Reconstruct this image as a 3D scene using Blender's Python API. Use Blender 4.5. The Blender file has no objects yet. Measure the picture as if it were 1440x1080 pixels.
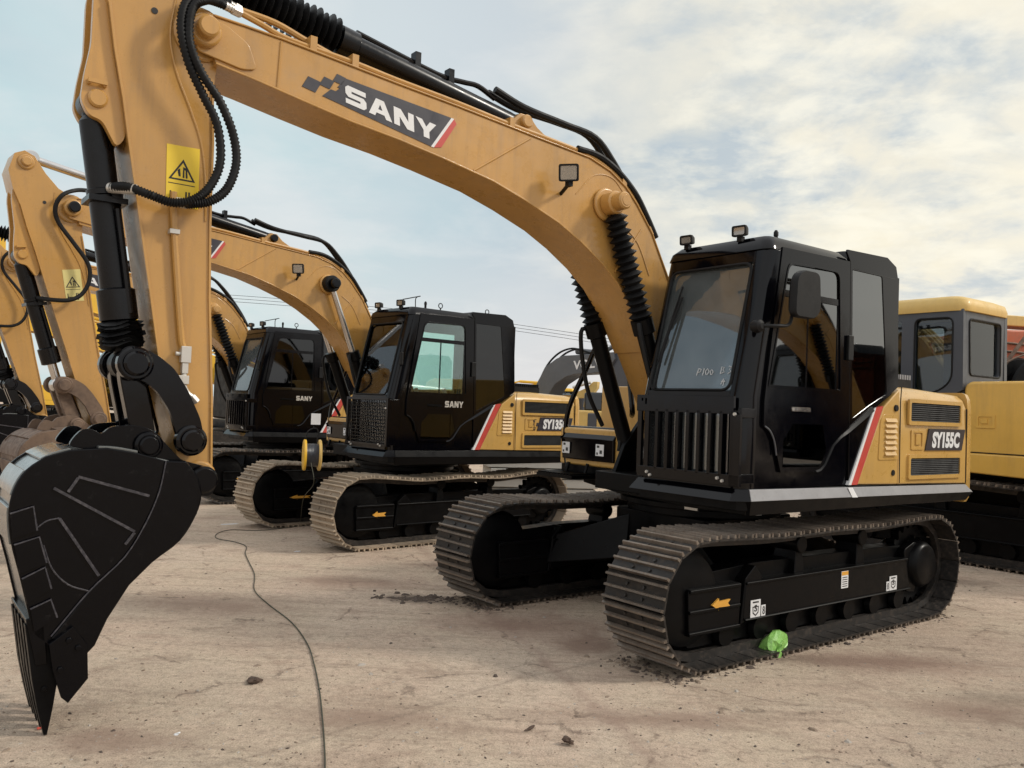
import bpy, bmesh, math, random
from mathutils import Vector, Matrix
from mathutils.geometry import tessellate_polygon
random.seed(7)
R = math.radians
sc = bpy.context.scene
COL = sc.collection

# ------------------------------------------------------------------ helpers
def fillet(pts, r, seg=4):
    """round the corners of a 2D polygon"""
    n = len(pts); out = []
    rr = r if isinstance(r, (list, tuple)) else [r] * n
    for i in range(n):
        p = Vector(pts[i]); a = Vector(pts[i - 1]); b = Vector(pts[(i + 1) % n])
        u = (a - p); v = (b - p); lu, lv = u.length, v.length
        if rr[i] <= 0 or lu < 1e-6 or lv < 1e-6:
            out.append(tuple(p)); continue
        u /= lu; v /= lv
        d = min(rr[i], lu * .48, lv * .48)
        for k in range(seg + 1):
            t = k / seg
            q = (p + u * d) * (1 - t) ** 2 + p * 2 * t * (1 - t) + (p + v * d) * t * t
            out.append((q.x, q.y))
    return out

def spline(pts, k=6):
    """Catmull-Rom through the points"""
    P = [Vector(p) for p in pts]; out = []
    for i in range(len(P) - 1):
        a = P[i - 1] if i else P[0] * 2 - P[1]
        b, c = P[i], P[i + 1]
        d = P[i + 2] if i + 2 < len(P) else P[-1] * 2 - P[-2]
        for j in range(k):
            t = j / k
            out.append(.5 * ((2 * b) + (c - a) * t + (2 * a - 5 * b + 4 * c - d) * t * t + (3 * b - a - 3 * c + d) * t ** 3))
    out.append(P[-1])
    return out

def fillet3(pts, r=.06, k=4):
    P = [Vector(p) for p in pts]; out = [P[0]]
    for a, b, c in zip(P, P[1:], P[2:]):
        u, v = (a - b).normalized() * r, (c - b).normalized() * r
        out += [(b + u) * (1 - t) ** 2 + b * 2 * t * (1 - t) + (b + v) * t * t for t in [i / k for i in range(k + 1)]]
    return out + [P[-1]]
class MB:
    def __init__(s): s.v = []; s.f = []; s.m = []
    def add(s, vs, fs, mi=0):
        o = len(s.v); s.v += [tuple(v) for v in vs]
        for f in fs: s.f.append([i + o for i in f]); s.m.append(mi)
        return s
    def mapped(s, poly, O, U, V, N, d, holes=(), mi=0):
        """extrude a 2D outline (with holes) lying in the plane O + u U + v V by d along N"""
        O, U, V, N = Vector(O), Vector(U), Vector(V), Vector(N)
        loops = [list(poly)] + [list(h) for h in holes]
        flat = [p for l in loops for p in l]; n = len(flat)
        tris = tessellate_polygon([[Vector((p[0], p[1], 0)) for p in l] for l in loops])
        vs = [O + U * p[0] + V * p[1] for p in flat] + [O + U * p[0] + V * p[1] + N * d for p in flat]
        if not holes and len(poly) > 2:
            fs = [list(range(n)), [i + n for i in range(n)][::-1]]
        else:
            fs = [list(t) for t in tris] + [[i + n for i in t][::-1] for t in tris]
        o = 0
        for l in loops:
            k = len(l)
            for i in range(k):
                j = (i + 1) % k
                fs.append([o + i, o + j, o + j + n, o + i + n])
            o += k
        return s.add(vs, fs, mi)
    def side(s, poly, y0, y1, holes=(), mi=0):      # outline in x,z extruded along y
        return s.mapped(poly, (0, y0, 0), (1, 0, 0), (0, 0, 1), (0, 1, 0), y1 - y0, holes, mi)
    def plan(s, poly, z0, z1, holes=(), mi=0):      # outline in x,y
        return s.mapped(poly, (0, 0, z0), (1, 0, 0), (0, 1, 0), (0, 0, 1), z1 - z0, holes, mi)
    def front(s, poly, x0, x1, holes=(), mi=0):     # outline in y,z
        return s.mapped(poly, (x0, 0, 0), (0, 1, 0), (0, 0, 1), (1, 0, 0), x1 - x0, holes, mi)
    def box(s, a, b, mi=0):
        return s.plan([(a[0], a[1]), (b[0], a[1]), (b[0], b[1]), (a[0], b[1])], a[2], b[2], (), mi)
    def hexa(s, bot, top, mi=0):
        n = len(bot)
        return s.add(list(bot) + list(top), [list(range(n))[::-1], list(range(n, 2 * n))] +
                     [[i, (i + 1) % n, (i + 1) % n + n, i + n] for i in range(n)], mi)
    def loft(s, loops, mi=0, caps=True):
        n = len(loops[0]); vs = [p for l in loops for p in l]; fs = []
        for k in range(len(loops) - 1):
            for i in range(n):
                j = (i + 1) % n
                fs.append([k * n + i, k * n + j, (k + 1) * n + j, (k + 1) * n + i])
        if caps: fs += [list(range(n))[::-1], list(range((len(loops) - 1) * n, len(loops) * n))]
        return s.add(vs, fs, mi)
    def lathe(s, p0, p1, prof, n=24, mi=0, squash=None):
        """prof: list of (distance from p0 towards p1, radius)"""
        p0, p1 = Vector(p0), Vector(p1); d = (p1 - p0).normalized()
        a = d.orthogonal().normalized(); b = d.cross(a)
        loops = []
        for t, r in prof:
            c = p0 + d * t
            loops.append([c + (a * math.cos(2 * math.pi * i / n) + b * math.sin(2 * math.pi * i / n)) * r for i in range(n)])
        return s.loft(loops, mi)
    def cyl(s, p0, p1, r0, r1=None, n=24, mi=0):
        L = (Vector(p1) - Vector(p0)).length
        return s.lathe(p0, p1, [(0, r0), (L, r0 if r1 is None else r1)], n, mi)
    def pin(s, c, y0, y1, r, mi=0, n=24):           # a pin along y with chamfered ends
        L = y1 - y0; e = min(.012, r * .2)
        return s.lathe((c[0], y0, c[1]), (c[0], y1, c[1]), [(0, r - e), (e, r), (L - e, r), (L, r - e)], n, mi)
    def tube(s, pts, r, n=8, mi=0, rf=None):
        P = [Vector(p) for p in pts]; loops = []; a = None
        for i, p in enumerate(P):
            t = (P[min(i + 1, len(P) - 1)] - P[max(i - 1, 0)])
            if t.length < 1e-9: t = Vector((0, 0, 1))
            t.normalize()
            if a is None: a = t.orthogonal().normalized()
            a = (a - t * a.dot(t)); a.normalize(); b = t.cross(a)
            rr = r if rf is None else rf(i)
            loops.append([p + (a * math.cos(2 * math.pi * k / n) + b * math.sin(2 * math.pi * k / n)) * rr for k in range(n)])
        return s.loft(loops, mi)
    def ribbon(s, pts, y0, y1, th, mi=0):           # plate following an x,z polyline, th to the left of its direction
        P = [Vector(p) for p in pts]; off = []
        for i in range(len(P)):
            t = (P[min(i + 1, len(P) - 1)] - P[max(i - 1, 0)]).normalized()
            off.append(P[i] + Vector((-t.y, t.x)) * th)
        for i in range(len(P) - 1):
            q = [P[i], P[i + 1], off[i + 1], off[i]]
            vs = [(a.x, y0, a.y) for a in q] + [(a.x, y1, a.y) for a in q]
            fs = [[0, 1, 2, 3][::-1], [4, 5, 6, 7], [0, 1, 5, 4], [2, 3, 7, 6]]
            if i == 0: fs.append([3, 0, 4, 7])
            if i == len(P) - 2: fs.append([1, 2, 6, 5])
            s.add(vs, fs, mi)
        return s
    def clusters(s):
        """face lists of the far-apart pieces in this mesh"""
        par = list(range(len(s.v)))
        def find(i):
            while par[i] != i: par[i] = par[par[i]]; i = par[i]
            return i
        for f in s.f:
            a = find(f[0])
            for i in f[1:]: par[find(i)] = a
        isl = {}
        for i, v in enumerate(s.v): isl.setdefault(find(i), []).append(v)
        keys = list(isl); bb = {k: ([min(p[a] for p in isl[k]) for a in range(3)], [max(p[a] for p in isl[k]) for a in range(3)]) for k in keys}
        if len(keys) < 2 or len(keys) > 220: return None
        size = {k: max(bb[k][1][a] - bb[k][0][a] for a in range(3)) for k in keys}
        cl = {k: k for k in keys}
        def cf(k):
            while cl[k] != k: k = cl[k]
            return k
        for i, a in enumerate(keys):
            for b in keys[:i]:
                gap = math.sqrt(sum(max(0, bb[a][0][x] - bb[b][1][x], bb[b][0][x] - bb[a][1][x]) ** 2 for x in range(3)))
                if gap <= max(.018, .48 * max(size[a], size[b])): cl[cf(a)] = cf(b)
        out = {}
        for f, m in zip(s.f, s.m): out.setdefault(cf(find(f[0])), []).append((f, m))
        return list(out.values()) if len(out) > 1 else None
    def build(s, name, mats, parent=None, bevel=0, seg=2, sharp=35, loc=None):
        cs = s.clusters() if parent is not None else None
        if cs:
            obs = []
            for fl in cs:
                b = MB(); mp = {}
                for f, m in fl:
                    for i in f:
                        if i not in mp: mp[i] = len(b.v); b.v.append(s.v[i])
                    b.f.append([mp[i] for i in f]); b.m.append(m)
                obs.append((len(fl), b._build(name, mats, parent, bevel, seg, sharp, loc)))
            return max(obs, key=lambda t: t[0])[1]
        return s._build(name, mats, parent, bevel, seg, sharp, loc)
    def _build(s, name, mats, parent=None, bevel=0, seg=2, sharp=35, loc=None):
        me = bpy.data.meshes.new(name)
        me.from_pydata(s.v, [], s.f)
        if not isinstance(mats, (list, tuple)): mats = [mats]
        for m in mats: me.materials.append(m)
        for p, mi in zip(me.polygons, s.m): p.material_index = mi
        bm = bmesh.new(); bm.from_mesh(me)
        bmesh.ops.remove_doubles(bm, verts=bm.verts, dist=1e-5)
        bmesh.ops.recalc_face_normals(bm, faces=bm.faces)
        bm.to_mesh(me); bm.free()
        for p in me.polygons: p.use_smooth = True
        me.set_sharp_from_angle(angle=R(sharp))
        o = bpy.data.objects.new(name, me); COL.objects.link(o)
        if parent is not None: o.parent = parent
        if loc is not None: o.location = loc
        if bevel:
            b = o.modifiers.new('bevel', 'BEVEL'); b.width = bevel; b.segments = seg
            b.limit_method = 'ANGLE'; b.angle_limit = R(40); b.harden_normals = True
        return o

def thing(name, label, cat, loc=(0, 0, 0), rz=0, group=None, scale=1):
    o = bpy.data.objects.new(name, None); COL.objects.link(o)
    o.empty_display_size = .2
    o.location = loc; o.rotation_euler = (0, 0, rz); o.scale = (scale,) * 3
    return tag(o, label, cat, group)
def tag(o, label, cat, group=None):
    o['label'] = label; o['category'] = cat
    if group: o['group'] = group
    return o
def struct(o, kind='structure'):
    o['kind'] = kind; return o

# ------------------------------------------------------------------ materials
def nodes(name):
    m = bpy.data.materials.new(name); m.use_nodes = True
    nt = m.node_tree; nt.nodes.clear()
    out = nt.nodes.new('ShaderNodeOutputMaterial')
    return m, nt, out
def N(nt, t, **kw):
    n = nt.nodes.new(t)
    for k, v in kw.items():
        if k.startswith('i_'):
            key = k[2:]; key = int(key) if key.isdigit() else key.replace('_', ' ')
            n.inputs[key].default_value = v
        else: setattr(n, k, v)
    return n
def noise(nt, scale, detail=6, rough=.55, vec=None, dist=0):
    n = N(nt, 'ShaderNodeTexNoise'); n.inputs['Scale'].default_value = scale
    n.inputs['Detail'].default_value = detail; n.inputs['Roughness'].default_value = rough
    n.inputs['Distortion'].default_value = dist
    if vec is not None: nt.links.new(vec, n.inputs['Vector'])
    return n
def ramp(nt, fac, stops):
    r = N(nt, 'ShaderNodeValToRGB'); e = r.color_ramp.elements
    while len(e) < len(stops): e.new(.5)
    for k, (p, c) in enumerate(stops):
        e[k].position = p; e[k].color = (*c, 1) if len(c) == 3 else c
    nt.links.new(fac, r.inputs[0]); return r
def mixc(nt, fac, a, b, mode='MIX'):
    m = N(nt, 'ShaderNodeMix', data_type='RGBA', blend_type=mode)
    for sock, v in ((m.inputs[0], fac), (m.inputs[6], a), (m.inputs[7], b)):
        if hasattr(v, 'links') or hasattr(v, 'is_linked'): nt.links.new(v, sock)
        elif isinstance(v, (int, float)): sock.default_value = v
        else: sock.default_value = (*v, 1) if len(v) == 3 else v
    return m.outputs[2]
def g(v): return (v, v, v)
def mapr(nt, x, a, b, c, d):
    m = N(nt, 'ShaderNodeMapRange', interpolation_type='SMOOTHSTEP')
    for k, v in (('From Min', a), ('From Max', b), ('To Min', c), ('To Max', d)): m.inputs[k].default_value = v
    nt.links.new(x, m.inputs[0]); return m.outputs[0]
def paint(name, col, rough=.35, coat=.25, dirt=.35, dirtcol=(.20, .15, .10), metal=0, bump=.02, scale=1.0, lo=.82, thr=.56, spec=.5, grime=0, vary=0):
    m, nt, out = nodes(name); L = nt.links
    tc = N(nt, 'ShaderNodeTexCoord')
    n1 = noise(nt, 1.7 * scale, 8, .6, tc.outputs['Object'])
    n2 = noise(nt, 7 * scale, 10, .72, tc.outputs['Object'])
    n3 = noise(nt, 90 * scale, 3, .6, tc.outputs['Object'])
    shade = ramp(nt, n1.outputs[0], [(.3, g(lo)), (.7, g(1.0))])
    c = mixc(nt, 1.0, col, shade.outputs[0], 'MULTIPLY')
    dm = ramp(nt, n2.outputs[0], [(thr, g(0)), (thr + .22, g(dirt))])
    c = mixc(nt, dm.outputs[0], c, dirtcol)
    if vary:      # each shoe has worn and dirtied differently
        oi = N(nt, 'ShaderNodeObjectInfo'); vr = ramp(nt, oi.outputs['Random'], [(0, g(1 - vary)), (1, g(1 + vary * .6))]); c = mixc(nt, 1.0, c, vr.outputs[0], 'MULTIPLY')
    if grime:
        mp = N(nt, 'ShaderNodeMapping'); mp.inputs['Scale'].default_value = (9, 9, .7); L.new(tc.outputs['Object'], mp.inputs[0])
        n4 = noise(nt, 1.6, 8, .68, mp.outputs[0]); n5 = noise(nt, 3.3, 9, .7, tc.outputs['Object'], .6); n6 = noise(nt, 38, 6, .7, tc.outputs['Object'])
        st = ramp(nt, n4.outputs[0], [(.50, g(0)), (.78, g(grime))]); c = mixc(nt, st.outputs[0], c, (.17, .105, .06))
        bl = ramp(nt, n5.outputs[0], [(.54, g(0)), (.74, g(grime * .8))]); c = mixc(nt, bl.outputs[0], c, (.27, .19, .12))
        ch = ramp(nt, n6.outputs[0], [(.70, g(0)), (.74, g(min(1, grime * 1.6)))]); c = mixc(nt, ch.outputs[0], c, (.09, .06, .04))
    b = N(nt, 'ShaderNodeBsdfPrincipled')
    L.new(c, b.inputs['Base Color'])
    b.inputs['Metallic'].default_value = metal; b.inputs['Specular IOR Level'].default_value = spec
    rr = ramp(nt, n2.outputs[0], [(.35, g(rough * .8)), (.75, g(min(1, rough * 1.5 + .08)))])
    L.new(rr.outputs[0], b.inputs['Roughness'])
    b.inputs['Coat Weight'].default_value = coat; b.inputs['Coat Roughness'].default_value = .12
    if bump:
        bp = N(nt, 'ShaderNodeBump'); bp.inputs['Strength'].default_value = bump * 6; bp.inputs['Distance'].default_value = .002
        L.new(n3.outputs[0], bp.inputs['Height']); L.new(bp.outputs[0], b.inputs['Normal'])
    L.new(b.outputs[0], out.inputs[0])
    return m
def glass(name, tint, refl=.1, grough=.02, haze=None):
    m, nt, out = nodes(name); L = nt.links
    t = N(nt, 'ShaderNodeBsdfTransparent'); t.inputs[0].default_value = (*tint, 1)
    gl = N(nt, 'ShaderNodeBsdfGlossy'); gl.inputs['Roughness'].default_value = grough
    gl.inputs[0].default_value = (.9, .93, .95, 1)
    fr = N(nt, 'ShaderNodeFresnel'); fr.inputs[0].default_value = 1.5
    mp = N(nt, 'ShaderNodeMapRange'); mp.inputs['To Min'].default_value = refl; mp.inputs['To Max'].default_value = 1
    L.new(fr.outputs[0], mp.inputs[0])
    mx = N(nt, 'ShaderNodeMixShader'); L.new(mp.outputs[0], mx.inputs[0])
    base = t.outputs[0]
    if haze:
        df = N(nt, 'ShaderNodeBsdfDiffuse'); df.inputs[0].default_value = (*haze[0], 1)
        tc = N(nt, 'ShaderNodeTexCoord'); nn = noise(nt, 3, 8, .6, tc.outputs['Object'])
        rp = ramp(nt, nn.outputs[0], [(.3, g(haze[1] * .5)), (.75, g(haze[1]))])
        m2 = N(nt, 'ShaderNodeMixShader'); L.new(rp.outputs[0], m2.inputs[0]); L.new(base, m2.inputs[1]); L.new(df.outputs[0], m2.inputs[2])
        base = m2.outputs[0]
    L.new(base, mx.inputs[1]); L.new(gl.outputs[0], mx.inputs[2]); L.new(mx.outputs[0], out.inputs[0])
    return m

M = {}
M['gold'] = paint('gold_paint', (.51, .275, .072), .27, .3, .30, (.36, .22, .105), grime=.36)
M['gold2'] = paint('gold_paint_hood', (.56, .335, .092), .28, .3, .20, (.40, .26, .13), grime=.14)
M['yellow'] = paint('yellow_paint', (.80, .47, .03), .4, .2, .25, (.45, .32, .10), grime=.15)
M['cream'] = paint('cream_yellow_paint', (.64, .43, .13), .5, .1, .3, (.42, .33, .18), grime=.2)
M['cat'] = paint('machine_yellow_paint', (.72, .43, .085), .38, .2, .2, (.46, .34, .17), grime=.22)
M['black'] = paint('black_gloss_paint', (.0016, .0016, .0028), .07, .06, .4, (.005, .0045, .0045), bump=.004, spec=.24)
M['blackc'] = paint('black_cylinder_paint', (.002, .002, .003), .24, 0, .4, (.007, .006, .006), bump=.004, spec=.3)
M['blackm'] = paint('black_satin_paint', (.0022, .0022, .0026), .34, 0, .5, (.008, .007, .006), spec=.13)
M['bucket'] = paint('black_bucket_paint', (.0018, .0018, .0028), .15, .05, .8, (.024, .022, .021), bump=.035, scale=2.2, spec=.16, thr=.60)
M['bucketb'] = paint('sky_sheen_bucket_back', (.10, .105, .10), .20, .5, .6, (.17, .165, .15), bump=.03, scale=2, lo=.7)  # paler than the bucket paint: sky sheen put into the base colour
M['weld'] = paint('scuffed_weld', (.03, .028, .034), .45, 0, .8, (.10, .09, .095), scale=9, thr=.46, spec=.4)
M['rubber'] = paint('black_rubber', (.006, .006, .0065), .5, 0, .5, (.022, .02, .017), spec=.25)
M['steel'] = paint('track_steel', (.034, .030, .027), .45, 0, .8, (.095, .07, .052), metal=.3, bump=.06, scale=3, lo=.5, thr=.5, vary=.38)
M['steelw'] = paint('worn_grouser_steel', (.25, .205, .165), .42, 0, .8, (.12, .08, .055), metal=.4, bump=.06, scale=5, lo=.6, thr=.46, vary=.38)
M['steeld'] = paint('dusty_track_steel', (.36, .28, .20), .7, 0, .7, (.15, .11, .08), metal=.1, bump=.06, scale=3, lo=.7, thr=.52, vary=.38)
M['steeldw'] = paint('dusty_grouser_steel', (.46, .37, .27), .65, 0, .5, (.26, .19, .13), metal=.1, bump=.05, scale=4, vary=.38)
M['rust'] = paint('rusty_steel', (.19, .125, .085), .62, 0, .7, (.085, .06, .05), metal=.2, bump=.08, scale=2, lo=.6, thr=.46)
M['rail'] = paint('worn_grey_paint', (.30, .30, .31), .4, .1, .6, (.17, .165, .16), scale=3)
M['chrome'] = paint('chrome_rod', (.62, .60, .58), .16, 0, .15, (.4, .36, .32), metal=1, bump=0)
M['zinc'] = paint('zinc_fitting', (.62, .59, .54), .35, 0, .4, (.4, .34, .28), metal=.6)
M['white'] = paint('white_decal', (.74, .74, .74), .45, 0, .25, (.5, .46, .42), bump=0)
M['red'] = paint('red_decal', (.52, .055, .04), .4, .1, .2, (.35, .10, .08), bump=0)
M['decal'] = paint('charcoal_decal', (.030, .027, .036), .35, .1, .2, (.05, .045, .045), bump=0)
M['warny'] = paint('warning_yellow', (.86, .60, .03), .4, .1, .12, (.6, .42, .1), bump=0)
M['warnp'] = paint('faded_warning_yellow', (.72, .62, .24), .5, 0, .2, (.6, .45, .2), bump=0)
M['ink'] = paint('black_ink', (.015, .014, .013), .5, 0, 0, bump=0)
M['orange'] = paint('orange_arrow_paint', (.72, .36, .05), .5, 0, .4, (.3, .17, .06), bump=0)
M['blue'] = paint('blue_decal', (.05, .04, .20), .45, 0, .2, (.1, .08, .2), bump=0)
M['greycab'] = paint('grey_cab_paint', (.050, .056, .070), .36, .2, .25, (.09, .088, .086))
M['greyboom'] = paint('grey_boom_paint', (.10, .105, .115), .5, .05, .4, (.16, .15, .14))
M['redm'] = paint('red_machine_paint', (.52, .12, .05), .5, .05, .6, (.25, .10, .07), grime=.5)
M['seat'] = paint('seat_cloth', (.035, .035, .04), .9, 0, .3, (.06, .055, .05), bump=.05)
M['seatred'] = paint('red_seat_cover', (.55, .09, .06), .8, 0, .4, (.4, .2, .15), bump=.05)
M['inter'] = paint('grey_interior', (.16, .165, .17), .7, 0, .3, (.1, .1, .1))
M['gtint'] = glass('tinted_side_glass', (.04, .045, .05), .15)
M['gfront'] = glass('front_glass', (.42, .46, .47), .10, .03, ((.36, .41, .42), .30))
M['glow'] = glass('lower_front_glass', (.6, .66, .68), .08, .03, ((.30, .33, .34), .15))
M['gclear'] = glass('teal_clear_glass', (.84, .97, .93), .05)
M['gdark'] = glass('dark_tinted_glass', (.012, .012, .014), .02)
M['ggrey'] = glass('grey_cab_glass', (.62, .66, .68), .02)
M['lens'] = glass('lamp_lens', (.75, .72, .66), .12, .05, ((.6, .55, .48), .5))
M['reflector'] = paint('lamp_reflector', (.8, .78, .74), .25, 0, 0, metal=.9, bump=0)
M['concrete'] = paint('pale_block', (.42, .41, .38), .85, 0, .5, (.28, .26, .23), bump=.1)

# ------------------------------------------------------------------ lettering
def text_loops(txt, size=1.0, bold=.0, xs=1.0, shear=0.0):
    cu = bpy.data.curves.new('lettering', 'FONT'); cu.body = txt; cu.size = size; cu.offset = bold; cu.shear = shear
    cu.resolution_u = 3
    ob = bpy.data.objects.new('lettering', cu); COL.objects.link(ob)
    dg = bpy.context.evaluated_depsgraph_get()
    me = bpy.data.meshes.new_from_object(ob.evaluated_get(dg))
    vs = [(v.co.x * xs, v.co.y) for v in me.vertices]; fs = [list(p.vertices) for p in me.polygons]
    bpy.data.objects.remove(ob); bpy.data.curves.remove(cu); bpy.data.meshes.remove(me)
    return vs, fs
def letter(mb, txt, O, U, V, Nn, d, bold=.0, shear=0, mi=0, fit=True):
    """flat raised lettering: U spans the whole text, V its cap height"""
    vs, fs = text_loops(txt, 1, bold, 1, shear)
    x0 = min(v[0] for v in vs); x1 = max(v[0] for v in vs); y0 = min(v[1] for v in vs); y1 = max(v[1] for v in vs)
    O, U, V, Nn = Vector(O), Vector(U), Vector(V), Vector(Nn)
    P = [O + U * ((v[0] - x0) / (x1 - x0)) + V * ((v[1] - y0) / (y1 - y0)) + Nn * d for v in vs]
    mb.add(P, fs, mi); return mb
GLYPH = {
 'S': (1.1, [(0,0),(.95,0),(1.1,.14),(1.1,.46),(.96,.62),(.32,.62),(.32,.74),(1.08,.74),(1.08,1),(.14,1),(0,.86),(0,.54),(.14,.38),(.78,.38),(.78,.26),(0,.26)], []),
 'A': (1.28, [(0,0),(.42,1),(.86,1),(1.28,0),(.94,0),(.86,.2),(.42,.2),(.34,0)], [[(.52,.42),(.76,.42),(.64,.74)]]),
 'N': (1.14, [(0,0),(0,1),(.4,1),(.82,.45),(.82,1),(1.14,1),(1.14,0),(.74,0),(.32,.55),(.32,0)], []),
 'Y': (1.22, [(.44,0),(.44,.4),(0,1),(.38,1),(.61,.64),(.84,1),(1.22,1),(.78,.4),(.78,0)], []),
}
def wordmark(mb, txt, O, U, V, Nn, d, mi=0):
    tot = sum(GLYPH[c][0] for c in txt) + .12 * (len(txt) - 1); x = 0
    for c in txt:
        w, p, h = GLYPH[c]
        q = [((a + x) / tot, b) for a, b in p]; hh = [[((a + x) / tot, b) for a, b in k] for k in h]
        mb.mapped(q, O, U, V, Nn, d, hh, mi); x += w + .12
    return mb

# ------------------------------------------------------------------ tracks
SHOE = {}
def shoe_mesh(width, pitch, key, mats):
    if (key, width) in SHOE: return SHOE[(key, width)]
    b = MB(); w = width / 2; p = pitch
    # slightly dished plate with overlapping lips
    b.side([(-p * .50, .0), (-p * .46, .010), (p * .46, .010), (p * .53, .018), (p * .53, .008), (p * .45, -.004), (-p * .46, -.004)], -w, w)
    for k, h in ((-.40, .026), (0, .022), (.40, .024)):      # three grousers
        x = k * p
        b.side([(x - .011, .008), (x - .007, .010 + h), (x + .006, .010 + h), (x + .011, .008)], -w, w, mi=1)
    for sx in (-.2, .2):
        for sy in (-.07, .07):
            b.cyl((sx * p, sy, .008), (sx * p, sy, .020), .012, .011, 6, mi=0)
    o = b.build('track_shoe', mats, None, .002, 1)
    SHOE[(key, width)] = o.data
    me = o.data; bpy.data.objects.remove(o)
    return me
def track_path(xf, xr, zc, r, n, sag=.03):
    """evenly spaced points round idler and sprocket with a sagging top run"""
    P = []
    for i in range(60): P.append((xr + (xf - xr) * i / 60, zc - r))
    for i in range(60):
        a = -math.pi / 2 + math.pi * i / 60; P.append((xf + r * math.cos(a), zc + r * math.sin(a)))
    for i in range(60):
        t = i / 60; P.append((xf + (xr - xf) * t, zc + r - sag * math.sin(math.pi * t) * (1 - .35 * math.cos(4 * math.pi * t)) * .9))
    for i in range(60):
        a = math.pi / 2 + math.pi * i / 60; P.append((xr + r * math.cos(a), zc + r * math.sin(a)))
    P = [Vector(p) for p in P]; P.append(P[0])
    S = [0]
    for i in range(len(P) - 1): S.append(S[-1] + (P[i + 1] - P[i]).length)
    out = []; k = 0; h = S[-1] / n * .5
    def at(s):
        s %= S[-1]; k = 0
        while S[k + 1] < s: k += 1
        return P[k].lerp(P[k + 1], (s - S[k]) / (S[k + 1] - S[k] + 1e-9))
    for i in range(n):
        s = S[-1] * i / n; a, b = at(s - h), at(s + h)
        out.append((a.lerp(b, .5), math.atan2(b.y - a.y, b.x - a.x)))
    return out, S[-1] / n

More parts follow.
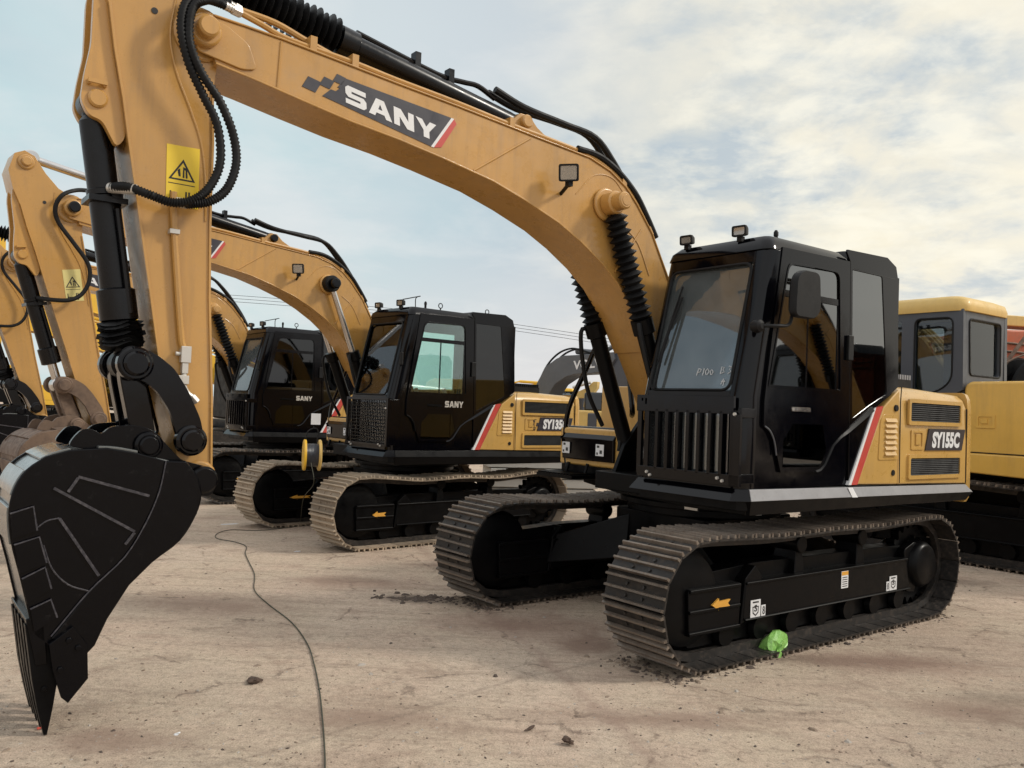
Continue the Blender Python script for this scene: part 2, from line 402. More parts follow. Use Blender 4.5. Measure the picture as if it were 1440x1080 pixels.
def make_track(root, yc, o):
    """one crawler: shoes, frame, guard, rollers, idler, sprocket. outer side is sign(yc)"""
    s = 1 if yc > 0 else -1
    w = o.get('shoe', .5); fx, rx = 1.42, -1.42; zc, r = .425, .385
    n = 46
    path, pitch = track_path(fx, rx, zc, r, n, o.get('sag', .028))
    mats = [M['steeld'], M['steeldw']] if o.get('dusty') else [M['steel'], M['steelw']]
    frame = MB()
    yo = yc + s * .135; yi = yc - s * .15
    y0, y1 = min(yo, yi), max(yo, yi)
    # side beam with flat lips top and bottom
    frame.side(fillet([(.92, .25), (.90, .49), (-1.16, .49), (-1.22, .25)], .02), y0, y1)
    frame.box((-1.17, y0 - .012, .478), (.90, y1 + .012, .497)); frame.box((-1.22, y0 - .012, .243), (.91, y1 + .012, .258))
    # front idler guard with three ribs and yoke
    frame.side(fillet([(1.44, .20), (1.46, .50), (.93, .50), (.95, .20)], .03), y0 + .01, y1 - .01)
    for z in (.22, .355, .485): frame.box((.95, y0 - .004, z - .012), (1.45, y1 + .004, z + .012))
    frame.side([(.94, .22), (.90, .52), (.80, .60), (.72, .52), (.84, .26)], y0 + .004, y1 - .004)
    # motor mount
    frame.side(fillet([(-1.20, .22), (-1.16, .56), (-1.34, .62), (-1.42, .5), (-1.34, .2)], .03), y0 + .02, y1 - .02)
    frame.side(fillet([(1.38, .10), (1.40, .56), (.7, .60), (-1.25, .585), (-1.36, .3), (-1.25, .09)], .04), yc - .09, yc + .05)
    # carrier roller brackets
    for x in (.26, -.53):
        frame.hexa([(x - .06, y0 + .05, .49), (x + .06, y0 + .05, .49), (x + .06, y1 - .03, .49), (x - .06, y1 - .03, .49)],
                   [(x - .035, y0 + .07, .67), (x + .035, y0 + .07, .67), (x + .035, y1 - .04, .67), (x - .035, y1 - .04, .67)])
    tr = MB()  # the rail chain under the shoes is the track's own mesh
    loop = [(p.x, p.y) for p, a in path]
    for yy in (yc - .085, yc + .085):
        pts = [Vector(p) for p in loop] + [Vector(loop[0])]
        tr.ribbon([(p.x, p.y) for p in pts], yy - .022, yy + .022, .055)
    t = tr.build('track', M['steel'], root)
    frame.build('track_frame', M['blackm'], t, .008)
    rb = MB()
    for i in range(7):
        x = 1.05 - i * .36
        rb = MB(); rb.lathe((x, y0 + .03, .165), (x, y1 - .03, .165), [(0, .05), (0, .075), (.04, .085), (.07, .07), (y1 - y0 - .13, .07), (y1 - y0 - .10, .085), (y1 - y0 - .06, .075), (y1 - y0 - .06, .05)], 18)
        rb.build('track_roller', M['blackm'], t)
    for x in (.26, -.53):
        rb = MB(); rb.cyl((x, y0 + .04, .70), (x, y1 - .01, .70), .062); rb.build('carrier_roller', M['blackm'], t, .01)
    ib = MB(); ib.lathe((fx, yc - .10, zc), (fx, yc + .10, zc), [(0, .10), (0, .24), (.02, .29), (.06, .29), (.07, .32), (.13, .32), (.14, .29), (.18, .29), (.2, .24), (.2, .1)], 40)
    ib.build('idler', M['blackm'], t)
    sp = MB()
    teeth = []
    for i in range(84):
        a = 2 * math.pi * i / 84; rr = .335 if (i % 4) in (0, 1) else .29
        teeth.append((rx + rr * math.cos(a), zc + rr * math.sin(a)))
    sp.side(teeth, yc - .035, yc + .035)
    sp.lathe((rx, yc - s * .10, zc), (rx, yc + s * .17, zc), [(0, .2), (.05, .24), (.12, .24), (.16, .20), (.235, .185), (.262, .165), (.27, .15)], 36)
    for k in range(12):
        a = 2 * math.pi * k / 12
        sp.cyl((rx + .215 * math.cos(a), yc + s * .02, zc + .215 * math.sin(a)), (rx + .215 * math.cos(a), yc + s * .065, zc + .215 * math.sin(a)), .014, n=6)
    sp.build('sprocket', M['blackm'], t)
    if o.get('arrow', True):
        ab = MB(); yv = yo + s * .004 - (0 if o.get('arrow_in') is None else 0)
        A = [(0, .5), (.36, 1), (.36, .74), (1, .80), (.86, .5), (1, .2), (.36, .26), (.36, 0)]
        ab.mapped(A, (1.24, yo - s * .01, .345), (-.18, 0, 0), (0, 0, .075), (0, s, 0), .013)
        if o.get('arrow_in'):
            ab.mapped(A, (1.24, yi + s * .01, .345), (-.3, 0, 0), (0, 0, .06), (0, -s, 0), .013)
        ab.build('arrow_decal', M['orange'], t)
    if o.get('labels') and s > 0:
        lb = MB()
        for (x0, z0, x1, z1, k) in ((.85, .255, .745, .372, 0), (.735, .255, .69, .33, 0), (-.22, .345, -.31, .47, 1), (-.90, .262, -1.01, .372, 0), (-.855, .262, -.895, .335, 0)):
            lb.box((x1, yo + .002, z0), (x0, yo + .005, z1), 0)
            if k: lb.box((x1 + .002, yo + .005, z1 - .03), (x0 - .002, yo + .006, z1 - .002), 2)
            cx, wx, hz = (x0 + x1) / 2, x0 - x1, z1 - z0
            if k:
                for q in range(5): lb.box((x1 + .012, yo + .005, z0 + .012 + q * .016), (x0 - .012, yo + .006, z0 + .018 + q * .016), 1)
            elif wx > .07:
                lb.mapped([(0, .1), (.36, .3), (.4, .75), (-.4, .75), (-.36, .3)], (cx, yo + .005, z0), (wx * .8, 0, 0), (0, 0, hz * .85), (0, 1, 0), .001,
                          [[(0, .2), (.28, .36), (.31, .68), (-.31, .68), (-.28, .36)]], 1)
                letter(lb, 'S', (cx + .016, yo, z0 + .04), (-.032, 0, 0), (0, 0, hz * .38), (0, 1, 0), .0065, .02, mi=1)
                lb.box((cx - wx * .3, yo + .005, z1 - .02), (cx + wx * .3, yo + .006, z1 - .010), 1)
            else:
                letter(lb, '8', (x0 - .012, yo, z0 + .012), (-(wx - .02), 0, 0), (0, 0, hz - .02), (0, 1, 0), .0065, .01, mi=1)
        lb.build('label_plate', [M['white'], M['ink'], M['orange']], t)
    if o.get('shoes', True):
        me = shoe_mesh(w, pitch, 'd' if o.get('dusty') else 'c', mats)
        for (p, a) in path:
            ob = bpy.data.objects.new('track_shoe', me); COL.objects.link(ob); ob.parent = t
            nx, nz = math.sin(a), -math.cos(a)           # outward (path runs counter-clockwise in x,z)
            ob.location = (p.x + nx * .004, yc, p.y + nz * .004)
            # local x along path, local z outward
            ob.rotation_euler = Matrix(((math.cos(a), 0, nx), (0, -1, 0), (math.sin(a), 0, nz))).to_euler()
    else:
        sb = MB()
        for (p, a) in path:
            d = Vector((math.cos(a), math.sin(a))); nn = Vector((math.sin(a), -math.cos(a)))
            q = [p - d * pitch * .48, p + d * pitch * .48, p + d * pitch * .40 + nn * .03, p - d * pitch * .40 + nn * .03]
            sb.side([tuple(v) for v in q], yc - w / 2, yc + w / 2)
        sb.build('shoe_belt', mats[0], t)
    return t

# ------------------------------------------------------------------ parts shared by the excavators of this make
BOOM = [(4.20,3.33),(3.98,3.30),(3.71,3.255),(3.42,3.21),(3.1,3.175),(2.8,3.13),(2.4,3.06),(2.12,2.98),(1.83,2.88),(1.62,2.78),(1.41,2.655),(1.24,2.525),(1.07,2.34),(.88,2.05),(.70,1.75),(.52,1.48),
        (.44,1.38),(.30,1.33),(.18,1.38),(.13,1.52),(.18,1.66),(.34,1.95),(.52,2.28),(.74,2.66),(.91,2.94),(1.08,3.13),(1.20,3.235),(1.36,3.32),(1.56,3.375),(2.02,3.41),(2.68,3.465),(3.12,3.495),(3.57,3.53),(3.84,3.55),(4.05,3.56),(4.22,3.565)]
ARM = [(4.10,1.10),(4.12,1.6),(4.155,2.1),(4.17,2.5),(4.175,2.92),(4.19,3.2),(4.17,3.40),(4.17,3.50),(4.24,3.58),(4.36,3.66),(4.46,3.80),(4.54,3.96),(4.62,4.01),(4.71,3.98),(4.78,3.82),(4.76,3.65),
       (4.715,3.5),(4.68,3.28),(4.63,3.04),(4.585,2.78),(4.51,2.37),(4.455,2.07),(4.395,1.73),(4.31,1.42),(4.27,1.18),(4.20,1.08)]
P_BC, Q_BC = (1.40, 3.07), (.62, 1.22)
def bellows(mb, p0, p1, r0, r1, n=16, crush=1.0):
    L = (Vector(p1) - Vector(p0)).length; prof = []
    for i in range(n):
        k = 1 + .06 * math.sin(i * 2.3)
        prof += [(L * i / n, r0), (L * (i + .5) / n, r1 * k)]
    prof.append((L, r0))
    return mb.lathe(p0, p1, prof, 22)
def lerp3(a, b, t): return tuple(a[i] + (b[i] - a[i]) * t for i in range(3))

def make_boom(root, o):
    m = M[o['boomc']]; B = .18
    b = MB(); b.side(BOOM, -B, B)
    # lip of the bottom and top plates standing just proud of the side plates
    bot = BOOM[0:14]; top = BOOM[22:36]
    b.ribbon([tuple(p) for p in bot], -B - .012, B + .012, .014)
    b.ribbon([tuple(p) for p in top], -B - .010, B + .010, .012)
    # doubler at the tip, tip boss, weld seam plates, cylinder lug
    for s in (1, -1):
        y0, y1 = (B, B + .014) if s > 0 else (-B - .014, -B)
        b.side(fillet([(4.30,3.36),(4.06,3.325),(3.98,3.345),(4.03,3.47),(4.16,3.54),(4.30,3.55)], .03), y0, y1)
        b.pin((4.27, 3.465), min(s * B, s * (B + .06)), max(s * B, s * (B + .06)), .085)
        b.pin(P_BC, min(s * B, s * (B + .035)), max(s * B, s * (B + .035)), .12)
        b.pin((.31, 1.52), min(s * B, s * .26), max(s * B, s * .26), .13)
    b.side([(2.24,3.40),(2.20,3.52),(2.13,3.585),(2.05,3.585),(1.98,3.52),(1.72,3.385)], -.10, -.055)
    b.side([(2.24,3.40),(2.20,3.52),(2.13,3.585),(2.05,3.585),(1.98,3.52),(1.72,3.385)], .055, .10)
    bo = b.build('boom', m, root, .006)
    w = MB()   # vertical / diagonal weld seams on the side plates
    for s in (1, -1):
        y = s * (B + .001)
        for pts in ([(3.86,3.28),(3.85,3.54)], [(2.55,3.09),(2.10,3.40)], [(1.02,2.95),(1.28,2.60)]):
            w.tube([(p[0], y, p[1]) for p in pts], .008, 6)
        w.tube(spline([(p[0], y, p[1]) for p in ((1.68,3.10),(1.52,3.26),(1.34,3.28),(1.20,3.18))], 6), .004, 6)
        w.tube(spline([(p[0], y, p[1]) for p in ((1.20,2.95),(1.05,2.84),(.92,2.62))], 6), .005, 6)
    w.build('weld_seam', m, bo)
    pb = MB(); pb.pin(P_BC, -.40, .40, .062); pb.pin((4.27, 3.465), -.30, .30, .055); pb.pin((2.09, 3.53), -.14, .14, .045)
    for s in (1, -1): pb.cyl((P_BC[0], s * .398, P_BC[1]), (P_BC[0], s * .404, P_BC[1]), .04, .036)
    pb.build('pivot_pin', M['black'] if o.get('chrome') else m, bo)
    # hard lines along the top
    for dy, r, dz in ((.10, .019, .03), (.15, .017, .022), (-.12, .018, .03)):
        q = MB()
        base = [(4.06,3.66),(3.86,3.65),(3.66,3.60),(3.40,3.545),(3.12,3.52),(2.68,3.49),(2.25,3.45),(1.95,3.43),(1.60,3.40),(1.38,3.345),(1.20,3.26),(1.06,3.14),(.90,2.95),(.76,2.72),(.62,2.5)]
        if dy > .14: base = [(4.08,3.63),(3.95,3.60),(3.80,3.565)] + base[3:]
        q.tube(spline([(x, dy, z + dz * .6) for x, z in base], 4), r, 8)
        for x, z in ((3.66,3.575),(3.40,3.545),(2.25,3.45),(1.20,3.255),(.90,2.94)):
            q.box((x - .02, dy - .026, z - .03), (x + .02, dy + .026, z + .055))
        q.build('hydraulic_pipe', m, bo)
    # black hoses leaving the back of the arm cylinder
    for y, dz in ((.03, 0), (-.05, .03), (.16, -.16)):
        q = MB()
        pts = [(2.30,y,3.72),(2.05,y,3.66+dz*.3),(1.68,y,3.63+dz),(1.38,y,3.60+dz),(1.18,y,3.45+dz*.5),(1.02,y,3.27),(.86,y,3.06),(.74,y,2.86)]
        if dz < -.1: pts = [(1.66,y,3.43),(1.46,y,3.42),(1.27,y,3.35),(1.08,y,3.22),(.95,y,3.07),(.84,y,2.92)]
        q.tube(spline(pts, 5), .024, 8); q.build('hydraulic_hose', M['rubber'], bo)
    # lamp on the side plate
    if o.get('lamp', True):
        lamp(bo, (1.865, .32, 3.185), (.72, .62, -.22), .135, .115, .08, [((1.815, .175, 3.075), (1.855, .31, 3.115))])
    # big decal
    y = B + .0005
    def decal(sy):
        d = MB(); n = (0, sy, 0); f = (lambda x, z: (x, sy * y, z))
        d.side([(3.46,3.44),(2.735,3.385),(2.875,3.175),(3.60,3.305),(3.55,3.355),(3.52,3.352),(3.495,3.375),(3.51,3.378)], min(sy*y, sy*(y+.003)), max(sy*y, sy*(y+.003)))
        for (cx, cz, k) in ((3.665,3.353,1.15),(3.575,3.385,.9),(3.50,3.425,.8)):
            d.side([(cx + a * k, cz + c * k) for a, c in ((-.05,.022),(-.02,-.035),(.05,-.022),(.02,.035))], min(sy*y, sy*(y+.003)), max(sy*y, sy*(y+.003)))
        d.build('decal_panel', M['decal'], bo)
        d = MB(); d.side([(2.735,3.385),(2.715,3.383),(2.855,3.173),(2.875,3.175)], min(sy*y, sy*(y+.0035)), max(sy*y, sy*(y+.0035)), mi=0)
        d.side([(2.715,3.383),(2.695,3.355),(2.80,3.185),(2.855,3.173)], min(sy*y, sy*(y+.0035)), max(sy*y, sy*(y+.0035)), mi=1)
        d.build('decal_stripe', [M['white'], M['red']], bo)
        d = MB()
        if sy > 0: wordmark(d, 'SANY', (3.455, y + .003, 3.303), (-.62, 0, -.093), (0.01, 0, .103), n, .002)
        else: wordmark(d, 'SANY', (2.85, -y - .003, 3.215), (.60, 0, .09), (0.0, 0, .103), n, .002)
        d.build('lettering', M['white'], bo)
    if o.get('boomtext', 'SANY') == 'SANY': decal(1)
    elif o['boomtext']:
        d = MB(); letter(d, o['boomtext'], (3.35, y, 3.27), (-.30, 0, -.03), (.0, 0, .15), (0, 1, 0), .004, .05); d.build('lettering', M['blue'], bo)
    return bo

def lamp(parent, c, dirv, w, h, dep, bracket=(), name='work_light'):
    c = Vector(c); d = Vector(dirv).normalized(); u = Vector((0, 0, 1)).cross(d).normalized(); v = d.cross(u)
    b = MB()
    rect = fillet([(-w/2,-h/2),(w/2,-h/2),(w/2,h/2),(-w/2,h/2)], .015, 3)
    inner = fillet([(-w/2+.012,-h/2+.012),(w/2-.012,-h/2+.012),(w/2-.012,h/2-.012),(-w/2+.012,h/2-.012)], .01, 3)
    b.mapped(rect, c + d * dep * .5, u, v, d, -.02, [inner])
    back = [(p[0] * .72, p[1] * .72) for p in rect]
    b.loft([[c + d * (dep * .5 - .02) + u * p[0] + v * p[1] for p in rect], [c - d * dep * .5 + u * p[0] + v * p[1] for p in back]])
    for a, e in bracket: b.tube([a, e], .013, 6)
    b.box(c + Vector((-.018, -.02, -h / 2 - .035)), c + Vector((.018, .02, -h / 2)))
    o = b.build(name, M['rubber'], parent)
    l = MB(); l.mapped(inner, c + d * (dep * .5 - .008), u, v, d, .003); l.build('lamp_lens', M['lens'], o)
    rf = MB(); rf.mapped(inner, c + d * (dep * .5 - .016), u, v, d, .002); rf.build('lamp_reflector', M['reflector'], o)
    return o

def ribbed(pts, r, amp, k, n=8):
    P = spline(pts, k); return P, (lambda i: r + (amp if i % 2 else 0))

def make_arm(root, o):
    m = M[o['boomc']]; A = .14
    b = MB(); b.side(ARM, -A, A)
    b.ribbon(ARM[0:6], -A - .010, A + .010, -.012)
    b.ribbon(ARM[16:24], -A - .010, A + .010, -.012)
    for s in (1, -1):
        y0, y1 = (.075, .115) if s > 0 else (-.115, -.075)
        b.side(fillet([(4.60,2.85),(4.66,3.50),(4.74,3.74),(4.775,3.55),(4.775,3.28),(4.80,3.12),(4.81,3.0),(4.77,2.93),(4.71,2.92),(4.64,2.80)], .03), y0, y1)
        yy = (A, A + .02) if s > 0 else (-A - .02, -A)
        b.pin((4.27, 3.465), yy[0], yy[1], .14); b.pin((4.62, 3.90), yy[0], yy[1], .075)
        b.pin((4.24, 1.36), yy[0], yy[1], .07); b.pin((4.17, 1.17), yy[0], yy[1], .085)
    ar = b.build('arm', m, root, .006)
    w = MB()
    w.tube(spline([(x, A + .001, z) for x, z in ((4.40,3.62),(4.42,3.42),(4.38,3.24),(4.30,3.06),(4.24,2.9),(4.21,2.72),(4.20,2.5))], 6), .006, 6)
    w.build('weld_seam', m, ar)
    p = MB(); p.pin((4.735, 3.02), -.135, .135, .045); p.box((4.70, .137, 3.085), (4.785, .15, 3.105)); p.box((4.70, .118, 3.08), (4.715, .14, 3.105)); p.box((4.77, .118, 3.08), (4.785, .14, 3.105))
    p.pin((4.62, 3.90), -.19, .19, .045); p.pin((4.24, 1.36), -.24, .245, .05); p.pin((4.17, 1.17), -.2, .2, .05)
    p.build('pivot_pin', [m], ar)
    if o.get('armpipe', True):
        q = MB(); q.tube(spline([(4.37,.162,2.62),(4.365,.162,2.50),(4.34,.162,2.25),(4.30,.162,1.90),(4.285,.162,1.83)], 5), .017, 8)
        q.build('hydraulic_pipe', m, ar)
        q = MB(); q.box((4.335,.14,2.405),(4.385,.185,2.43)); q.box((4.25,.145,1.755),(4.30,.185,1.84)); q.cyl((4.30,.165,1.80),(4.325,.165,1.80),.011)
        q.box((4.26,.145,1.70),(4.292,.18,1.755)); q.box((4.255,.14,1.645),(4.315,.185,1.69)); q.tube(spline([(4.277,.165,1.70),(4.275,.165,1.64),(4.255,.165,1.60),(4.22,.165,1.575),(4.205,.165,1.555)],4),.015,8)
        q.cyl((4.235,.165,1.585),(4.205,.165,1.555),.022,.020,6)
        q.build('pipe_fitting', M['zinc'], ar, .003)
    if o.get('warn'):
        wm = M['warnp'] if o.get('dusty') else M['warny']
        y = A + .0006; wx0, wx1, wz0, wz1 = (4.41, 4.245, 2.555, 2.865)
        q = MB(); q.side([(wx0,wz1),(wx1,wz1+.005),(wx1-.005,wz0),(wx0-.008,wz0)], y, y + .002)
        k = MB(); yy = y + .002
        k.side([(4.325,2.80),(4.395,2.69),(4.262,2.69)], yy, yy + .001, [[(4.326,2.782),(4.38,2.698),(4.277,2.698)]])
        k.side([(4.345,2.71),(4.352,2.74),(4.34,2.752),(4.335,2.71)], yy, yy + .001); k.side([(4.325,2.705),(4.325,2.76),(4.305,2.755),(4.300,2.705),(4.31,2.705),(4.312,2.745),(4.318,2.745),(4.316,2.705)], yy, yy + .001)
        k.box((4.262,yy,2.668),(4.395,yy+.001,2.672)); 
        for x in (4.285, 4.30): k.box((x,yy,2.565),(x+.008,yy+.001,2.635))
        k.box((4.33,yy,2.59),(4.385,yy+.001,2.597)); k.box((4.378,yy,2.575),(4.385,yy+.001,2.63))
        sg = q.build('warning_sign', wm, ar); k.build('pictogram', M['ink'], sg)
    hb = MB(); hb.cyl((4.50, A, 3.52), (4.50, A + .004, 3.52), .016); hb.build('arm_hole_disc', M['ink'], ar)  # flat black disc drawn in place of the dark hole
    return ar

def make_cylinders(root, o):
    # pair of boom cylinders
    for s in (1, -1):
        y = s * .255
        P, Q = (P_BC[0], y, P_BC[1]), (Q_BC[0], y, Q_BC[1])
        L = (Vector(P) - Vector(Q)).length; top = .57 * L
        b = MB(); b.lathe(Q, P, [(-.06, .05), (-.05, .075), (.05, .075), (.07, .062), (top - .12, .062), (top - .11, .082), (top, .082), (top + .005, .05)], 28)
        b.pin((Q[0], Q[2]), y - .06, y + .06, .075)
        c = b.build('boom_cylinder', M['blackm'], root)
        r = MB(); r.lathe(Q, P, [(top - .02, .036), (L - .06, .036)], 20)
        if not o.get('chrome'):
            e_ = MB(); e_.pin((P[0], P[2]), y - .045, y + .06, .082); e_.build('rod_eye', M[o['boomc']], c)
        r.build('piston_rod', M['chrome'] if o.get('chrome') else M['blackm'], c)
        if o.get('chrome'):
            r = MB(); r.pin((P[0], P[2]), y - .055, y + .055, .10); r.build('rod_eye', M['rubber'], c)
        if o.get('bellows', True):
            q = MB(); bellows(q, lerp3(Q, P, (top) / L), lerp3(Q, P, (L - .085) / L), .052, .088, 15); q.build('rod_boot', M['rubber'], c)
        h = MB(); h.tube(spline([lerp3(Q, P, .52), (Q[0] + .52, y + s * .06, Q[2] + .98), (Q[0] + .40, y + s * .10, Q[2] + .55), (Q[0] + .22, y + s * .10, Q[2] + .25)], 6), .018, 8)
        h.tube([lerp3(Q, P, .12), (Q[0] + .12, y - s * .0, Q[2] + .05)], .02, 8)
        h.build('hydraulic_hose', M['rubber'], c)
    # arm cylinder above the boom
    Q, P = (2.09, 0, 3.53), (4.62, 0, 3.92); L = (Vector(P) - Vector(Q)).length
    b = MB(); b.lathe(Q, P, [(-.06, .04), (-.05, .066), (.06, .066), (.08, .068), (1.24, .068), (1.25, .085), (1.36, .085), (1.365, .05)], 28)
    b.pin((Q[0], Q[2]), -.05, .05, .07)
    b.tube(spline([(2.28, .0, 3.67), (2.42, .0, 3.72), (2.55, .0, 3.715), (2.75, .0, 3.715), (3.32, 0, 3.81)], 4), .018, 8)
    for t in (.22, .32): b.box(Vector(lerp3(Q, P, t)) + Vector((-.02, -.03, .05)), Vector(lerp3(Q, P, t)) + Vector((.02, .03, .15)))
    c = b.build('arm_cylinder', M['blackc'], root)
    r = MB(); r.lathe(Q, P, [(1.3, .040), (L - .05, .040)], 20); r.pin((P[0], P[2]), -.05, .05, .075)
    r.build('piston_rod', M['chrome'], c)
    if o.get('bellows', True):
        q = MB(); bellows(q, lerp3(Q, P, 1.37 / L), lerp3(Q, P, (L - .12) / L), .062, .115, 26); q.build('rod_boot', M['rubber'], c)
    # bucket cylinder in front of the arm
    Q, P = (4.735, 0, 3.02), (4.525, 0, 1.735); L = (Vector(P) - Vector(Q)).length; e = 1.085
    b = MB(); b.lathe(Q, P, [(-.07, .03), (-.05, .055), (.06, .055), (.085, .073), (.42, .073), (.425, .080), (.45, .080), (.455, .073), (e - .17, .073), (e - .16, .092), (e - .01, .092), (e, .07)], 28)
    b.pin((Q[0], Q[2]), -.06, .06, .07)
    b.tube([Vector(lerp3(Q, P, .40)) + Vector((-.04, .075, 0)), Vector(lerp3(Q, P, .80)) + Vector((-.04, .075, 0))], .017, 8)
    b.box(Vector(lerp3(Q, P, .34)) + Vector((-.07, .03, -.03)), Vector(lerp3(Q, P, .34)) + Vector((-.02, .10, .03)))
    b.box(Vector(lerp3(Q, P, .37)) + Vector((-.09, -.095, -.014)), Vector(lerp3(Q, P, .37)) + Vector((.09, .095, .014)))
    c = b.build('bucket_cylinder', M['blackc'], root)
    r = MB(); r.lathe(Q, P, [(e - .05, .042), (L, .042)], 20); r.pin((P[0], P[2]), -.06, .06, .075); r.build('piston_rod', M['chrome'] if o.get('dusty') else M['blackm'], c)
    if o.get('bellows', True):   # squashed boot bunched on the rod
        q = MB(); prof = []
        rnd = random.Random(3)
        for i in range(7): prof += [(e + .005 + i * .018, .075 + rnd.random() * .012), (e + .012 + i * .018, .098 + rnd.random() * .02)]
        q.lathe(Q, P, prof + [(e + .135, .06)], 20)
        for k, v in enumerate(q.v): q.v[k] = (v[0] + .008 * math.sin(v[1] * 90 + v[2] * 50), v[1] + .008 * math.sin(v[2] * 70), v[2] + .014 * math.sin(v[1] * 40 + v[0] * 30))
        q.build('rod_boot', M['rubber'], c)

def make_hoses(root, o):
    if o.get('twohoses', True):
        H = [[(4.655,.09,2.60),(4.60,.20,2.595),(4.50,.245,2.565),(4.40,.255,2.545),(4.30,.26,2.575),(4.22,.26,2.66),(4.175,.26,2.80),(4.20,.26,2.98),(4.28,.26,3.12),(4.36,.27,3.26),(4.405,.28,3.42),(4.38,.27,3.56),(4.28,.22,3.66),(4.16,.14,3.68),(4.06,.10,3.675)],
             [(4.36,.19,2.565),(4.30,.25,2.555),(4.22,.28,2.58),(4.14,.28,2.66),(4.10,.28,2.80),(4.125,.28,2.95),(4.20,.28,3.10),(4.30,.285,3.22),(4.365,.29,3.36),(4.36,.29,3.52),(4.29,.26,3.60),(4.20,.18,3.645),(4.07,.15,3.64)]]
        for k, pts in enumerate(H):
            P = spline(pts, 16); q = MB(); q.tube(P, .022, 10, rf=lambda i: .0185 + (.0065 if i % 2 else 0))
            h = q.build('spiral_wrapped_hose', M['rubber'], root, sharp=80)
            f = MB(); a, b2 = Vector(P[0]), Vector(P[22 if k == 0 else 10]); f.cyl(a, b2, .0255); mid = a.lerp(b2, .5); f.cyl(mid, a.lerp(b2, .72), .027, n=6)
            e0, e1 = Vector(P[-12]), Vector(P[-1]); f.cyl(e0, e1, .023); f.cyl(e0.lerp(e1, .5), e1, .028, n=6)
            f.build('hose_fitting', M['zinc'], h)
    else:
        pts = [(4.64,.09,2.60),(4.55,.22,2.57),(4.40,.26,2.56),(4.28,.26,2.62),(4.20,.26,2.76),(4.20,.25,2.92),(4.30,.22,3.12),(4.41,.20,3.32),(4.43,.22,3.46),(4.36,.24,3.58),(4.22,.2,3.64),(4.06,.1,3.66)]
        q = MB(); q.tube(spline(pts, 7), .021, 8); q.build('hydraulic_hose', M['rubber'], root)

def make_links(root, o):
    m = M['rust'] if o.get('dusty') else M['black']
    shape = fillet([(4.50,1.815),(4.42,1.785),(4.335,1.72),(4.265,1.615),(4.195,1.47),(4.17,1.36),(4.19,1.30),(4.245,1.275),(4.295,1.30),(4.305,1.37),(4.345,1.50),(4.41,1.60),(4.48,1.655),(4.56,1.665),(4.61,1.72),(4.59,1.80),(4.55,1.825)], .03, 3)
    for s in (1, -1):
        b = MB(); b.side(shape, min(s * .17, s * .205), max(s * .17, s * .205))
        for c, r in (((4.525,1.735),.085),((4.24,1.36),.078)):
            b.pin(c, min(s * .165, s * .235), max(s * .165, s * .235), r); 
            b.pin(c, min(s * .235, s * .26), max(s * .235, s * .26), r * .72)
        b.build('guide_link', m, root, .006)
    b = MB()
    for s in (1, -1):
        b.side(fillet([(4.585,1.78),(4.475,1.78),(4.455,1.66),(4.40,1.42),(4.385,1.30),(4.44,1.265),(4.50,1.30),(4.52,1.42),(4.575,1.66)], .04, 3), min(s * .065, s * .14), max(s * .065, s * .14))
    b.box((4.435, -.07, 1.44), (4.505, .07, 1.58))
    b.pin((4.525,1.735), -.16, .16, .055)
    b.build('bucket_link', m, root, .006)

